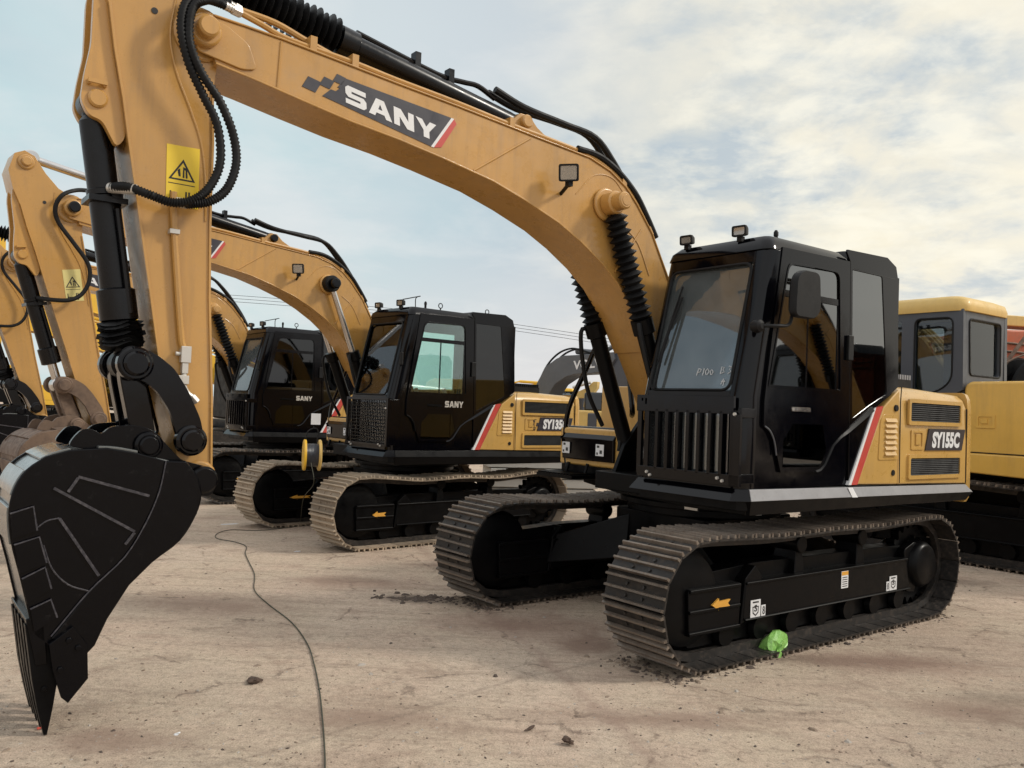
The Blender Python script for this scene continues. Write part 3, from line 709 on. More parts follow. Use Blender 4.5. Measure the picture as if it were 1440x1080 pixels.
def make_bucket(root, o):
    dusty = o.get('dusty'); m = M['rust'] if dusty else M['bucket']; mb = M['rust'] if dusty else M['bucketb']
    W = o.get('bw', .25)
    out = [(4.80,1.315),(4.64,1.325),(4.50,1.30),(4.37,1.262),(4.27,1.26),(4.21,1.18),(4.185,1.09),(4.205,.99),(4.28,.86),(4.41,.76),(4.51,.66),(4.60,.51),(4.65,.39),(4.69,.35),(4.85,.42),(4.91,.47),(4.935,.57),(4.98,.75),(5.02,.90),(5.035,1.04),(5.02,1.14),(4.975,1.225),(4.90,1.285)]
    out = out[:4] + [(p.x, p.y) for p in spline([(x, z, 0) for x, z in out[4:13]], 4)] + out[13:15] + [(p.x, p.y) for p in spline([(x, z, 0) for x, z in out[15:]], 3)]
    b = MB()
    for s in (1, -1):
        b.side(out, min(s * (W - .02), s * W), max(s * (W - .02), s * W))
        # thicker reinforcement along the mouth
        b.side([(4.37,1.26),(4.272,1.257),(4.213,1.18),(4.188,1.09),(4.208,.99),(4.283,.862),(4.413,.762),(4.513,.662),(4.603,.512),(4.653,.392),(4.69,.353),(4.84,.45),(4.69,.65),(4.54,.80),(4.45,.96),(4.395,1.11)], min(s * W, s * (W + .012)), max(s * W, s * (W + .012)))
    shell = spline([(4.30,1.25,0),(4.50,1.295,0),(4.64,1.317,0),(4.79,1.308,0),(4.89,1.275,0),(4.968,1.215,0),(5.012,1.13,0),(5.025,1.03,0),(5.008,.89,0),(4.968,.74,0),(4.925,.57,0),(4.89,.46,0)], 4)
    b.ribbon([(p.x, p.y) for p in shell], -W + .003, W - .003, -.022, mi=1)
    for i in (4, 12, 20, 27):                               # wear straps across the back
        b.ribbon([(p.x, p.y) for p in shell[i:i + 6]], -W * .96, W * .96, .016, mi=1)
    b.hexa([(4.945,-W,.55),(4.945,W,.55),(4.87,W,.55),(4.87,-W,.55)], [(4.895,-W,.33),(4.895,W,.33),(4.845,W,.33),(4.845,-W,.33)])
    bk = b.build('bucket', [m, mb], root, .007)
    wm = m if dusty else M['weld']
    for s in (1, -1):
        w = MB(); ya, yb = min(s * (W + .010), s * W), max(s * (W + .010), s * W)
        for p, q in (((4.76,1.19),(4.44,1.09)),((4.86,1.14),(4.50,.92)),((4.83,1.0),(4.65,.72)),((4.76,1.185),(4.80,1.12)),((4.50,.915),(4.54,.86))):
            d = (Vector(q) - Vector(p)).normalized(); nn = Vector((-d.y, d.x)) * .0062; p, q = Vector(p), Vector(q)
            w.side([tuple(p + nn), tuple(q + nn), tuple(q - nn), tuple(p - nn)], ya, yb)
        w.tube(spline([(x, s * (W + .002), z) for x, z in ((4.83,1.0),(4.88,.99),(4.92,.96))], 3), .004, 6)
        w.tube(spline([(x, s * (W + .002), z) for x, z in ((4.89,.88),(4.85,.77),(4.78,.69),(4.69,.65))], 4), .004, 6)
        w.tube(spline([(x, s * (W + .009), z) for x, z in ((4.37,1.26),(4.395,1.11),(4.45,.96),(4.54,.80),(4.69,.65),(4.84,.46))], 4), .004, 6)
        w.build('weld_bar', wm, bk)
        for poly in ([(5.03,1.03),(4.94,1.06),(4.92,.95),(5.018,.92)],[(5.008,.89),(4.91,.92),(4.875,.80),(4.98,.76)],[(4.97,.735),(4.88,.78),(4.85,.68),(4.945,.62)],[(4.93,.595),(4.85,.63),(4.82,.545),(4.91,.49)]):
            q = MB(); q.side(poly, min(s * W, s * (W + .016)), max(s * W, s * (W + .016)))
            P_ = [Vector(p) for p in poly]; c_ = sum(P_, Vector((0, 0))) / 4
            q.tube([(p.x, s * (W + .014), p.y) for p in (P_[0], P_[1], P_[2])], .005, 6, mi=1)
            q.build('wear_plate', [m, wm], bk)
        q = MB(); q.side([(4.85,.43),(4.755,.50),(4.69,.41),(4.68,.25),(4.76,.15),(4.79,.18),(4.83,.31)], min(s * (W + .012), s * (W + .036)), max(s * (W + .012), s * (W + .036)))
        for x, z in ((4.77,.44),(4.73,.40),(4.80,.31)): q.pin((x, z), min(s * (W + .034), s * (W + .048)), max(s * (W + .034), s * (W + .048)), .015, n=6)
        q.build('side_cutter', m, bk, .004)
    for k in range(5):
        y = (W - .035) * (k / 2 - 1); q = MB(); t = .026
        q.hexa([(4.945,y-t,.52),(4.945,y+t,.52),(4.83,y+t,.46),(4.83,y-t,.46)], [(4.905,y-t-.005,.26),(4.905,y+t+.005,.26),(4.80,y+t+.005,.26),(4.80,y-t-.005,.26)])
        q.hexa([(4.905,y-t-.005,.26),(4.905,y+t+.005,.26),(4.80,y+t+.005,.26),(4.80,y-t-.005,.26)], [(4.875,y-.027,.12),(4.875,y+.027,.12),(4.815,y+.027,.12),(4.815,y-.027,.12)])
        q.hexa([(4.875,y-.027,.12),(4.875,y+.027,.12),(4.815,y+.027,.12),(4.815,y-.027,.12)], [(4.845,y-.022,.004),(4.845,y+.022,.004),(4.832,y+.022,.004),(4.832,y-.022,.004)])
        q.pin((4.855, .22), y - t - .012, y + t + .012, .013)
        q.build('bucket_tooth', M['rust'] if dusty else M['blackm'], bk, .004)
    for s in (1, -1):
        q = MB(); q.side(fillet([(4.80,1.33),(4.78,1.37),(4.74,1.415),(4.69,1.41),(4.66,1.385),(4.62,1.425),(4.52,1.435),(4.43,1.415),(4.36,1.345),(4.28,1.26),(4.13,1.22),(4.09,1.15),(4.12,1.07),(4.22,1.08),(4.32,1.2),(4.65,1.30)], .025, 3), min(s * .17, s * .20), max(s * .17, s * .20))
        q.pin((4.445,1.335), min(s * .20, s * .235), max(s * .20, s * .235), .068); q.pin((4.17,1.16), min(s * .20, s * .245), max(s * .20, s * .245), .07)
        q.pin((4.445,1.335), min(s * .235, s * .25), max(s * .235, s * .25), .050)
        q.build('hinge_ear', m, bk, .005)
    return bk

def xf(z): return 1.12 if z <= 1.72 else 1.12 - (z - 1.72) * .235      # front face of the cab
def make_cab(root, o):
    g_side, g_rear, g_front = M[o['gside']], M[o['grear']], M[o['gfront']]
    blk = M['black']
    b = MB(); YL, YR = 1.235, .335
    zs = (1.12, 1.72, 2.70)
    # corner pillars: front left, front right
    for (ya, yb, ch) in ((YL, YL - .115, 1), (YR, YR + .07, -1)):
        loops = []
        for z in zs:
            x = xf(z)
            loops.append([(x - .055, ya, z), (x - .02, ya - .018 * (1 if ya > yb else -1), z), (x, ya - .055 * (1 if ya > yb else -1), z), (x, yb, z), (x - .04, yb, z), (x - .14, ya - .045 * (1 if ya > yb else -1), z), (x - .14, ya, z)])
        b.loft(loops)
    # header and sill of the front
    b.hexa([(xf(2.62), YR + .07, 2.62), (xf(2.62), YL - .115, 2.62), (xf(2.62) - .05, YL - .115, 2.62), (xf(2.62) - .05, YR + .07, 2.62)],
           [(xf(2.70), YR + .07, 2.70), (xf(2.70), YL - .115, 2.70), (xf(2.70) - .05, YL - .115, 2.70), (xf(2.70) - .05, YR + .07, 2.70)])
    b.box((1.06, YR + .07, 1.12), (1.115, YL - .115, 1.20)); b.box((1.065, YR + .07, 1.69), (1.118, YL - .115, 1.75))
    # floor, right wall (with window opening), rear wall (with window opening)
    b.box((-.70, YR, 1.12), (1.06, YL - .02, 1.16))
    b.side([(-.70,1.16),(1.0,1.16),(1.0,1.72),(xf(2.7)-.1,2.70),(-.70,2.70)], YR, YR + .04, [[(-.45,1.85),(.90,1.85),(.72,2.60),(-.45,2.60)]])
    b.front([(YR + .04,1.16),(YL - .04,1.16),(YL - .04,2.70),(YR + .04,2.70)], -.70, -.66, [[(.52,1.95),(1.08,1.95),(1.08,2.58),(.52,2.58)]])
    # left wall: skin framing the door, then the long rear side panel
    door = [(.915,1.53),(.915,1.70),(.765,2.725),(-.045,2.735),(-.085,1.535),(.02,1.475),(.10,1.42),(.22,1.28),(.30,1.225),(.72,1.225),(.785,1.40),(.85,1.49)]
    win = fillet([(.885,1.79),(.70,2.635),(.08,2.65),(.03,1.79)], [.01,.06,.06,.02], 4)
    doorh = fillet([(.90,1.76),(.735,2.69),(-.01,2.70),(-.02,1.76)], .04, 3)
    b.side([(-.10,1.12),(1.0,1.12),(1.0,1.72),(xf(2.72)-.13,2.72),(-.68,2.72),(-.70,1.80),(-.40,1.66)], YL - .04, YL - .012,
           [doorh, fillet([(-.10,1.70),(-.12,2.62),(-.48,2.62),(-.58,1.82)], .03, 3)])
    b.side([(-.095,1.535),(-.055,2.735),(-.005,2.80),(-.015,2.82),(-.56,2.835),(-.69,2.78),(-.72,2.69),(-.765,1.86),(-.40,1.66),(-.105,1.15)], YL - .012, YL + .004,
           [fillet([(-.13,1.60),(-.085,2.69),(-.49,2.68),(-.60,1.80),(-.35,1.70)], .02, 3)])
    # roof: rounded slab with a raised rear section
    def slab(x0, x1, y0, y1, z0, z1, r, ins):
        lo = fillet([(x0,y0),(x1,y0),(x1,y1),(x0,y1)], r, 5)
        hi = fillet([(x0+ins,y0+ins),(x1-ins,y0+ins),(x1-ins,y1-ins),(x0+ins,y1-ins)], r, 5)
        mid = fillet([(x0+ins*.25,y0+ins*.25),(x1-ins*.25,y0+ins*.25),(x1-ins*.25,y1-ins*.25),(x0+ins*.25,y1-ins*.25)], r, 5)
        b.loft([[(p[0],p[1],z0) for p in lo], [(p[0],p[1],z0+(z1-z0)*.55) for p in mid], [(p[0],p[1],z1) for p in hi]])
    slab(-.10, xf(2.70) + .012, YR - .005, YL + .002, 2.70, 2.80, .07, .06)
    slab(-.73, -.03, YR - .005, YL + .005, 2.68, 2.83, .06, .06)
    b.box((.62, .55, 2.79), (.30, 1.05, 2.815))
    b.box((-.74, YL - .14, 1.84), (-.64, YL + .003, 2.70))
    b.box((-.735, YR, 1.12), (-.655, YR + .09, 2.70))
    cab = b.build('cab', blk, root, .008)
    # sloping moulding that runs down from the stripe to the door sill
    q = MB(); pts = [(-.40,1.665),(-.08,1.505),(.03,1.46),(.115,1.405),(.215,1.27),(.27,1.232),(.32,1.222)]
    P = [Vector(p) for p in pts]
    for i in range(len(P) - 1):
        def off(k):
            t = (P[min(k + 1, len(P) - 1)] - P[max(k - 1, 0)]).normalized(); return P[k] + Vector((t.y, -t.x)) * (-.034 + .012 * min(k, 2))
        a, c, d, e = P[i], P[i + 1], off(i + 1), off(i)
        q.add([(a.x, YL + .022, a.y), (c.x, YL + .022, c.y), (d.x, YL + .012, d.y), (e.x, YL + .012, e.y)], [[0, 1, 2, 3]])
        q.add([(a.x, YL + .022, a.y), (c.x, YL + .022, c.y), (c.x, YL - .02, c.y), (a.x, YL - .02, a.y)], [[0, 1, 2, 3]])
        q.add([(e.x, YL + .012, e.y), (d.x, YL + .012, d.y), (d.x, YL - .02, d.y), (e.x, YL - .02, e.y)], [[0, 1, 2, 3]])
    q.build('side_moulding', M['blackm'] if o.get('main') else M['black'], cab)
    # front glass, lower front glass, right and rear windows
    q = MB(); x0, x1 = xf(1.74) - .022, xf(2.63) - .022
    q.hexa([(x0, YR + .06, 1.74), (x0, YL - .10, 1.74), (x0 - .006, YL - .10, 1.74), (x0 - .006, YR + .06, 1.74)],
           [(x1, YR + .06, 2.63), (x1, YL - .10, 2.63), (x1 - .006, YL - .10, 2.63), (x1 - .006, YR + .06, 2.63)])
    ws = q.build('windshield', g_front, cab)
    q = MB(); q.box((1.085, YR + .06, 1.19), (1.091, YL - .10, 1.70)); q.build('lower_window', M['glow'] if o.get('main') else g_front, cab)
    q = MB(); q.side([(-.47,1.83),(.93,1.83),(.74,2.62),(-.47,2.62)], YR + .012, YR + .018); q.build('side_window', g_side, cab)
    q = MB(); q.box((-.684, .50, 1.93), (-.678, 1.10, 2.60)); q.build('rear_window', g_side, cab)
    q = MB(); q.side([(-.125,1.59),(-.08,2.70),(-.495,2.69),(-.61,1.79),(-.36,1.69)], YL - .006, YL - .001); q.build('rear_side_window', g_rear, cab)
    # rubber strip around the front glass
    q = MB()
    fr = [(YR + .075,1.755),(YL - .12,1.755),(YL - .12,2.615),(YR + .075,2.615)]
    frx = lambda y, z: (xf(z) + .003, y, z)
    pts = [frx(*p) for p in fillet(fr, .07, 5)]; q.tube(pts + [pts[0]], .011, 6); q.build('window_seal', M['rubber'], cab)
    # handwriting on the glass
    if o.get('main'):
        q = MB(); dx = .004
        def hw(strokes, y0, z0, k=1.0):
            for st in strokes:
                q.tube([(xf(z0 + p[1] * k) - .016, y0 + p[0] * k, z0 + p[1] * k) for p in st], .0022, 5)
        S_ = lambda *a: [a]
        # seen from the front +y is to the right
        hw([[(0,0),(.008,.04)],[(.008,.04),(.028,.037),(.024,.02),(.004,.018)],[(.045,.0),(.05,.042)],[(.07,.005),(.062,.025),(.075,.04),(.088,.026),(.082,.006),(.07,.005)],[(.105,.004),(.097,.022),(.108,.034),(.12,.02),(.112,.004),(.105,.004)]], .80, 1.855, 1.15)
        hw([[(.0,.0),(.004,.04),(.02,.036),(.014,.022),(.026,.01),(.0,.0)],[(.05,.042),(.07,.038),(.058,.024),(.072,.012),(.05,.0)]], 1.00, 1.865, 1.2)
        hw([[(.0,.0),(.016,.03)],[(.016,.03),(.0,.014),(.026,.014)],[(.02,.022),(.016,-.008)]], 1.02, 1.795, 1.2)
        q.build('handwriting', M['white'], ws)
        q = MB(); q.tube(spline([(xf(1.75) + .02, .47, 1.76), (xf(2.1) + .03, .50, 2.1), (xf(2.45) + .02, .56, 2.42)], 4), .011, 6); q.tube([(xf(1.95) + .016, .45, 1.95), (xf(2.5) + .012, .545, 2.5)], .008, 6)
        q.build('wiper', M['rubber'], cab)
    # door
    q = MB(); q.side(door, YL - .010, YL + .008, [win])
    q.side(win, YL + .002, YL + .013, [fillet([(.868,1.803),(.69,2.62),(.092,2.635),(.045,1.803)], [.01,.06,.06,.02], 4)])
    q.box((.06, YL - .008, 2.40), (.75, YL + .005, 2.445)); q.box((.055, YL - .008, 1.80), (.09, YL + .004, 2.41)); q.box((.44, YL - .006, 1.80), (.455, YL + .001, 2.41))
    dr = q.build('door', blk, root, .004)
    q = MB(); q.side(win, YL - .004, YL - .001); q.build('door_window', g_side, dr)
    q = MB(); q.side(fillet([(.40,1.635),(.40,1.665),(.62,1.665),(.62,1.635)], .01), YL + .009, YL + .012); 
    q.box((.55, YL + .008, 1.640), (.60, YL + .020, 1.658)); q.box((.47, YL + .012, 1.644), (.57, YL + .024, 1.654)); q.build('door_handle', M['chrome'] if o.get('main') else M['blackm'], dr)
    q = MB(); q.box((-.085, YL + .006, 2.02), (-.02, YL + .03, 2.20)); q.build('door_hinge', M['rubber'], dr, .006)
    q = MB(); q.side([(.70,1.26),(.70,1.44),(.60,1.55),(.25,1.55),(.20,1.36),(.28,1.26)], YL + .006, YL + .010); q.build('lower_door_window', M['gdark'], dr)
    q = MB(); q.tube(spline([(.905, YL + .008, 1.53), (.85, YL + .009, 1.50), (.80, YL + .009, 1.43), (.775, YL + .009, 1.34)], 4), .006, 6); q.build('door_trim', M['greycab'] if o.get('main') else M['blackm'], dr)
    if o.get('doortext'):
        q = MB(); wordmark(q, 'SANY', (.36, YL + .009, 1.635), (-.28, 0, 0), (0, 0, .075), (0, 1, 0), .003); q.build('lettering', M['zinc'], dr)
    if o.get('main'):
        q = MB()
        rows = []
        for zz in (1.20, 1.45, 1.70):
            rows.append([(1.0 + .035 * math.sin(i * 1.9 + zz * 3) + .02 * math.sin(i * .7), .42 + i * .0215, zz) for i in range(21)])
        for a, c_ in zip(rows, rows[1:]):
            for i in range(20): q.add([a[i], a[i + 1], c_[i + 1], c_[i]], [[0, 1, 2, 3]])
        sh = q.build('protective_sheet', paint('grey_sheet', (.40, .42, .43), .5, 0, .3, (.3, .3, .3), bump=0), cab)
        sm = sh.modifiers.new('thickness', 'SOLIDIFY'); sm.thickness = .004
    # front guard
    q = MB(); X = 1.165
    if o.get('guard') == 'mesh':
        for y in [.40 + .0365 * i for i in range(24)]: q.cyl((X, y, 1.18), (X, y, 1.70), .0045, n=5)
        for z in [1.18 + .04 * i for i in range(14)]: q.cyl((X + .004, .38, z), (X + .004, 1.23, z), .0045, n=5)
        for a, c in (((X - .012, .36, 1.16), (X + .012, .395, 1.72)), ((X - .012, 1.215, 1.16), (X + .012, 1.25, 1.72)), ((X - .012, .395, 1.69), (X + .012, 1.215, 1.72)), ((X - .012, .395, 1.16), (X + .012, 1.215, 1.19))): q.box(a, c)
        for z in (1.2, 1.68): q.box((1.06, 1.22, z - .02), (X, 1.246, z + .02))
        q.front([(1.22,1.18),(1.25,1.18),(1.25,1.70),(1.22,1.70)], 1.02, X - .012)
    else:
        q.front([(.35,1.60),(1.20,1.60),(1.20,1.715),(.35,1.715)], X - .012, X + .012, [[(.395,1.672),(.41,1.672),(.41,1.69),(.395,1.69)],[(.43,1.65),(.446,1.65),(.446,1.69),(.43,1.69)]])
        q.front([(.37,1.14),(1.26,1.14),(1.26,1.215),(.37,1.215)], X - .012, X + .012)
        for y in (.36, .43): q.box((X - .01, y, 1.16), (X + .01, y + .04, 1.62))
        for i in range(8):
            y = .53 + i * .093; q.side([(X - .035, 1.20), (X + .012, 1.20), (X + .012, 1.62), (X - .035, 1.62)], y, y + .028)
        q.box((X - .012, 1.175, 1.14), (X + .012, 1.255, 1.60))
        q.box((1.02, 1.225, 1.58), (X, 1.255, 1.64)); q.box((1.02, 1.225, 1.16), (X, 1.255, 1.22))
    gd = q.build('front_guard', M['black'], root, .003)
    q = MB()
    for y, z in ((1.215,1.60),(.50,1.155),(.47,1.175),(1.13,1.17),(1.09,1.185)): q.cyl((X + .012, y, z), (X + .024, y, z), .013, .010, 6)
    q.build('guard_bolt', M['zinc'], gd)
    # roof lights, antenna stub / lifting eyes
    for (y, s_) in ((.50, .070), (.97, .075)):
        lamp(root, (.86, y, 2.852), (1, .12, -.05), s_ + .035, s_, .06)
    q = MB(); q.cyl((.55, 1.03, 2.79), (.55, 1.03, 2.86), .014); q.lathe((.55, 1.03, 2.86), (.55, 1.03, 2.90), [(0, .017), (.025, .017), (.04, .008)], 12)
    if not o.get('main'):
        for x in (.30, -.45):
            q.tube([(x + .03 * math.cos(a * math.pi / 8), 1.0, 2.875 + .03 * math.sin(a * math.pi / 8)) for a in range(17)], .006, 6)
            q.cyl((x, 1.0, 2.80), (x, 1.0, 2.85), .008)
        q.tube(spline([(.66, .98, 2.80), (.66, .98, 2.93), (.60, .98, 2.96), (.82, .94, 2.90)], 4), .006, 6)
    q.build('roof_antenna', M['rubber'], cab)
    # mirror
    if o.get('main'):
        q = MB(); loop = lambda k, y: [(.735 + (x - .735) * k, y, 2.385 + (z - 2.385) * k) for x, z in fillet([(.885,2.24),(.87,2.50),(.80,2.55),(.62,2.55),(.60,2.30),(.66,2.24)], .05, 4)]
        q.loft([loop(.82, 1.36), loop(1, 1.385), loop(1, 1.425), loop(.96, 1.435)])
        mr = q.build('mirror', M['rubber'], root)
        q = MB(); q.lathe((1.05, 1.235, 2.17), (1.05, 1.31, 2.17), [(0, .035), (.03, .045), (.06, .04), (.075, .02)], 14)
        q.tube(spline([(1.05, 1.29, 2.17), (.96, 1.36, 2.175), (.86, 1.37, 2.19), (.82, 1.365, 2.26), (.79, 1.36, 2.38)], 5), .011, 8); q.build('mirror_arm', M['rubber'], mr)
    else:
        q = MB(); q.box((1.02, 1.25, 2.10), (1.05, 1.30, 2.25)); q.build('mirror', M['rubber'], root, .01)
    # seat and levers
    q = MB(); q.box((-.35, .60, 1.40), (.25, 1.02, 1.56), 0); q.hexa([(-.40,.60,1.56),(-.22,.60,1.56),(-.22,1.02,1.56),(-.40,1.02,1.56)], [(-.52,.63,2.20),(-.38,.63,2.20),(-.38,.99,2.20),(-.52,.99,2.20)], 0)
    q.box((-.30, .68, 1.16), (.15, .95, 1.40), 0); q.box((-.2, .46, 1.5), (.3, .56, 1.72), 0); q.box((-.2, 1.06, 1.5), (.3, 1.15, 1.72), 0)
    q.build('seat', M['seat'], cab, .04)
    q = MB(); q.hexa([(.70,.86,1.20),(.95,.90,1.20),(.95,1.05,1.20),(.70,1.05,1.20)], [(.66,.82,1.88),(.86,.90,1.88),(.86,1.03,1.88),(.66,1.03,1.88)])
    q.build('seat_cover' if o.get('main') else 'armrest', M['seatred'] if o.get('main') else M['seat'], cab, .03)
    q = MB()
    for y in (.52, 1.10): q.cyl((.22, y, 1.7), (.28, y, 1.86), .02, .028, 10)
    q.box((.62, .42, 1.2), (.82, .60, 1.95)); q.box((.40, .62, 1.16), (.8, .72, 1.62)); q.build('control_lever', M['inter'], cab, .01)
    return cab

def make_house(root, o):
    """platform, hood, counterweight, right-hand tank and toolbox"""
    gold = M[o['bodyc']]; YL = 1.245
    b = MB()
    b.plan([(1.10,.33),(1.10,1.18),(1.05,1.235),(-1.90,1.235),(-2.0,1.1),(-2.0,-1.1),(-1.9,-1.235),(.50,-1.235),(.50,-.42),(.95,-.30),(.95,.33)], .98, 1.115)
    b.plan([(.9,.6),(.9,1.1),(-1.85,1.15),(-1.85,-1.15),(.3,-1.15),(.7,-.3)], .93, .98)
    # boom foot brackets
    for s in (1, -1): b.side([(.85,1.10),(.75,1.32),(.45,1.66),(.20,1.68),(-.1,1.12)], min(s * .185, s * .225), max(s * .185, s * .225))
    b.box((-.6, -.35, 1.10), (.1, .33, 1.7))
    pf = b.build('platform', M['blackm'], root, .006)
    q = MB()   # side rail: worn light-grey face over a black underside
    q.hexa([(1.06,1.235,1.048),(1.06,1.272,1.048),(-1.97,1.272,1.018),(-1.97,1.235,1.018)], [(1.06,1.235,1.122),(1.06,1.255,1.122),(-1.87,1.255,1.083),(-1.87,1.235,1.083)])
    q.build('side_rail', M['rail'] if o.get('main') else M['blackm'], pf, .003)
    q = MB(); q.hexa([(1.04,1.22,.955),(1.04,1.245,.955),(-1.9,1.245,.95),(-1.9,1.22,.95)], [(1.06,1.22,1.047),(1.06,1.268,1.047),(-1.97,1.268,1.017),(-1.97,1.22,1.017)])
    q.build('rail_skirt', M['blackm'], pf, .003)
    q = MB(); q.hexa([(1.10,.32,1.045),(1.185,.30,1.045),(1.185,1.20,1.045),(1.064,1.272,1.045),(1.064,1.2,1.045)], [(1.10,.34,1.125),(1.13,.34,1.125),(1.13,1.19,1.125),(1.064,1.255,1.125),(1.064,1.2,1.125)])
    q.build('front_rail', M['black'], pf, .004)
    if o.get('main'):
        q = MB(); q.hexa([(-.10,1.2705,1.036),(-.10,1.276,1.036),(-.17,1.276,1.034),(-.17,1.2705,1.034)], [(-.06,1.2605,1.105),(-.06,1.264,1.105),(-.12,1.264,1.104),(-.12,1.2605,1.104)]); q.build('label_plate', M['white'], pf)
        q = MB(); q.box((.80, .50, .90), (.806, .62, .945)); q.build('label_plate', M['zinc'], pf)
    # hood: side shell, front wedge, top
    b = MB()
    sec = lambda ins: None
    side = [(-.19,1.122),(-.53,1.70),(-.77,1.865),(-.80,1.875),(-1.90,1.855),(-1.90,1.09)]
    loopL = [(x, YL, z) for x, z in side]
    prof = [(1.245,0),(1.243,.35),(1.232,.62),(1.205,.80),(1.16,.90),(1.05,.955),(.6,.985),(0,1.0),(-.6,.985),(-1.05,.955),(-1.16,.90),(-1.205,.80),(-1.232,.62),(-1.245,.35),(-1.245,0)]
    def section(x, z0, z1, top_r=.14):
        pts = []
        for y, k in prof:
            # the lower part is straight, only the last top_r metres roll over
            pts.append((x, y, z0 + (z1 - top_r - z0) * min(1, k / .62) if k <= .62 else z1 - top_r + top_r * (k - .62) / .38))
        return pts
    b.loft([section(-.78, 1.11, 1.885), section(-1.2, 1.105, 1.89), section(-1.895, 1.09, 1.865)])
    b.side([(-.205,1.122),(-.55,1.70),(-.775,1.845),(-.775,1.11)], 1.10, YL)     # wedge in front of the hood, behind the stripe
    b.side([(.02,1.122),(.02,1.82),(-.775,1.85),(-.775,1.11)], -1.245, -.42)     # right-hand tank block
    hd = b.build('hood', gold, root, .012, 3)
    q = MB()
    q.side([(-.09,1.122),(-.40,1.672),(-.435,1.69),(-.125,1.122)], YL - .03, YL + .004, mi=0)
    q.side([(-.125,1.122),(-.435,1.69),(-.535,1.705),(-.205,1.122)], YL - .03, YL + .004, mi=1)
    q.build('hood_stripe', [M['white'], M['red']], hd)
    def grille(x0, x1, z0, z1):
        q = MB(); fr = fillet([(x0+.03,z0-.03),(x0+.03,z1+.03),(x1-.03,z1+.03),(x1-.03,z0-.03)], .02, 3)
        q.side(fr, YL - .002, YL + .016, [fillet([(x0,z0),(x0,z1),(x1,z1),(x1,z0)], .015, 3)], mi=1)
        q.box((x1, YL - .01, z0), (x0, YL + .0015, z1), 0)
        n = 9
        for i in range(n):
            z = z0 + (z1 - z0) * (i + .5) / n
            q.hexa([(x1,YL+.001,z-.006),(x0,YL+.001,z-.006),(x0,YL+.013,z-.006),(x1,YL+.013,z-.006)], [(x1,YL+.001,z+.003),(x0,YL+.001,z+.003),(x0,YL+.005,z+.003),(x1,YL+.005,z+.003)], 0)
        q.build('grille', [M['rubber'], gold], hd)
    grille(-.93, -1.74, 1.60, 1.745); grille(-.94, -1.75, 1.175, 1.31)
    q = MB()
    pn = fillet([(-.48,1.30),(-.50,1.60),(-.56,1.645),(-.75,1.65),(-.765,1.30)], .02, 3)
    q.side(pn, YL - .002, YL + .006)
    for i in range(7):
        z = 1.335 + i * .042; q.hexa([(-.56,YL+.005,z),(-.72,YL+.005,z),(-.72,YL+.024,z),(-.56,YL+.024,z)], [(-.565,YL+.005,z+.028),(-.725,YL+.005,z+.028),(-.725,YL+.007,z+.028),(-.565,YL+.007,z+.028)])
    q.build('louvre_panel', gold, hd, .002)
    q = MB(); q.side(fillet([(-.96,1.375),(-.96,1.53),(-1.16,1.53),(-1.16,1.375)], .015, 3), YL - .002, YL + .006, [fillet([(-.99,1.40),(-.99,1.51),(-1.13,1.51),(-1.13,1.40)], .01, 3)])
    q.box((-1.10,YL-.004,1.415),(-1.03,YL+.008,1.50)); q.build('latch', gold, hd, .002)
    q = MB()
    for pts in ([(-.80,1.12),(-.79,1.74),(-.80,1.86)], ): q.tube([(x, YL + .0, z) for x, z in pts], .004, 6)
    q.tube([(-1.885, YL, 1.10), (-1.885, YL - .003, 1.72)], .005, 6)
    q.cyl((-.72, YL - .005, 1.695), (-.72, YL + .012, 1.695), .028, .024); q.cyl((-.70, YL - .005, 1.20), (-.70, YL + .008, 1.20), .022)
    q.build('panel_seam', M['rubber'], hd)
    # model plate with lettering
    q = MB(); q.side([(-1.235,1.545),(-1.845,1.545),(-1.79,1.37),(-1.18,1.37)], YL - .001, YL + .008)
    if not o.get('main'):
        for x, z in ((-1.10,1.50),(-1.06,1.44),(-1.15,1.45),(-1.10,1.395)): q.side([(x,z-.022),(x-.02,z+.022),(x-.06,z+.022),(x-.04,z-.022)], YL - .001, YL + .006)
    mp = q.build('model_plate', M['decal'], hd)
    if o.get('model'):
        q = MB(); letter(q, o['model'], (-1.28, YL + .008, 1.39), (-.47, 0, .0), (-.0, 0, .132), (0, 1, 0), .0012, .055, .12); q.build('lettering', M['white'], mp)
    # engine vent and exhaust on top
    q = MB(); q.box((-1.45,.35,1.87),(-.80,.98,1.945), 0)
    for i in range(16): q.box((-.83-i*.039,.36,1.945),(-.845-i*.039,.985,1.985), 1)
    q.build('engine_vent', [M['rubber'], M['rail'] if o.get('main') else M['rubber']], hd)
    q = MB(); q.tube(spline([(-.86,1.02,1.87),(-.86,1.02,2.06),(-.90,.98,2.10),(-.94,.94,2.04)], 4), .022, 10); q.build('exhaust_pipe', M['rubber'], hd)
    # counterweight
    half = [(-1.905,1.245),(-1.99,1.235),(-2.06,1.17),(-2.10,1.05),(-2.19,.55),(-2.22,0)]
    pl = half + [(x, -y) for x, y in half[-2::-1]]
    def cw(z, k): return [(-1.905 + (x + 1.905) * k, y * (1 - (1 - k) * .12), z) for x, y in pl]
    b = MB(); b.loft([cw(.93, .86), cw(.97, .97), cw(1.05, 1.0), cw(1.70, .985), cw(1.80, .93), cw(1.845, .80), cw(1.858, .6)])
    c = b.build('counterweight', gold, root, sharp=50)
    q = MB(); q.hexa([(-2.083,1.13,1.16),(-2.115,1.02,1.16),(-2.112,1.02,1.27),(-2.08,1.13,1.27)], [(-2.093,1.14,1.16),(-2.125,1.03,1.16),(-2.122,1.03,1.27),(-2.09,1.14,1.27)]); q.build('reflector', M['red'], c)
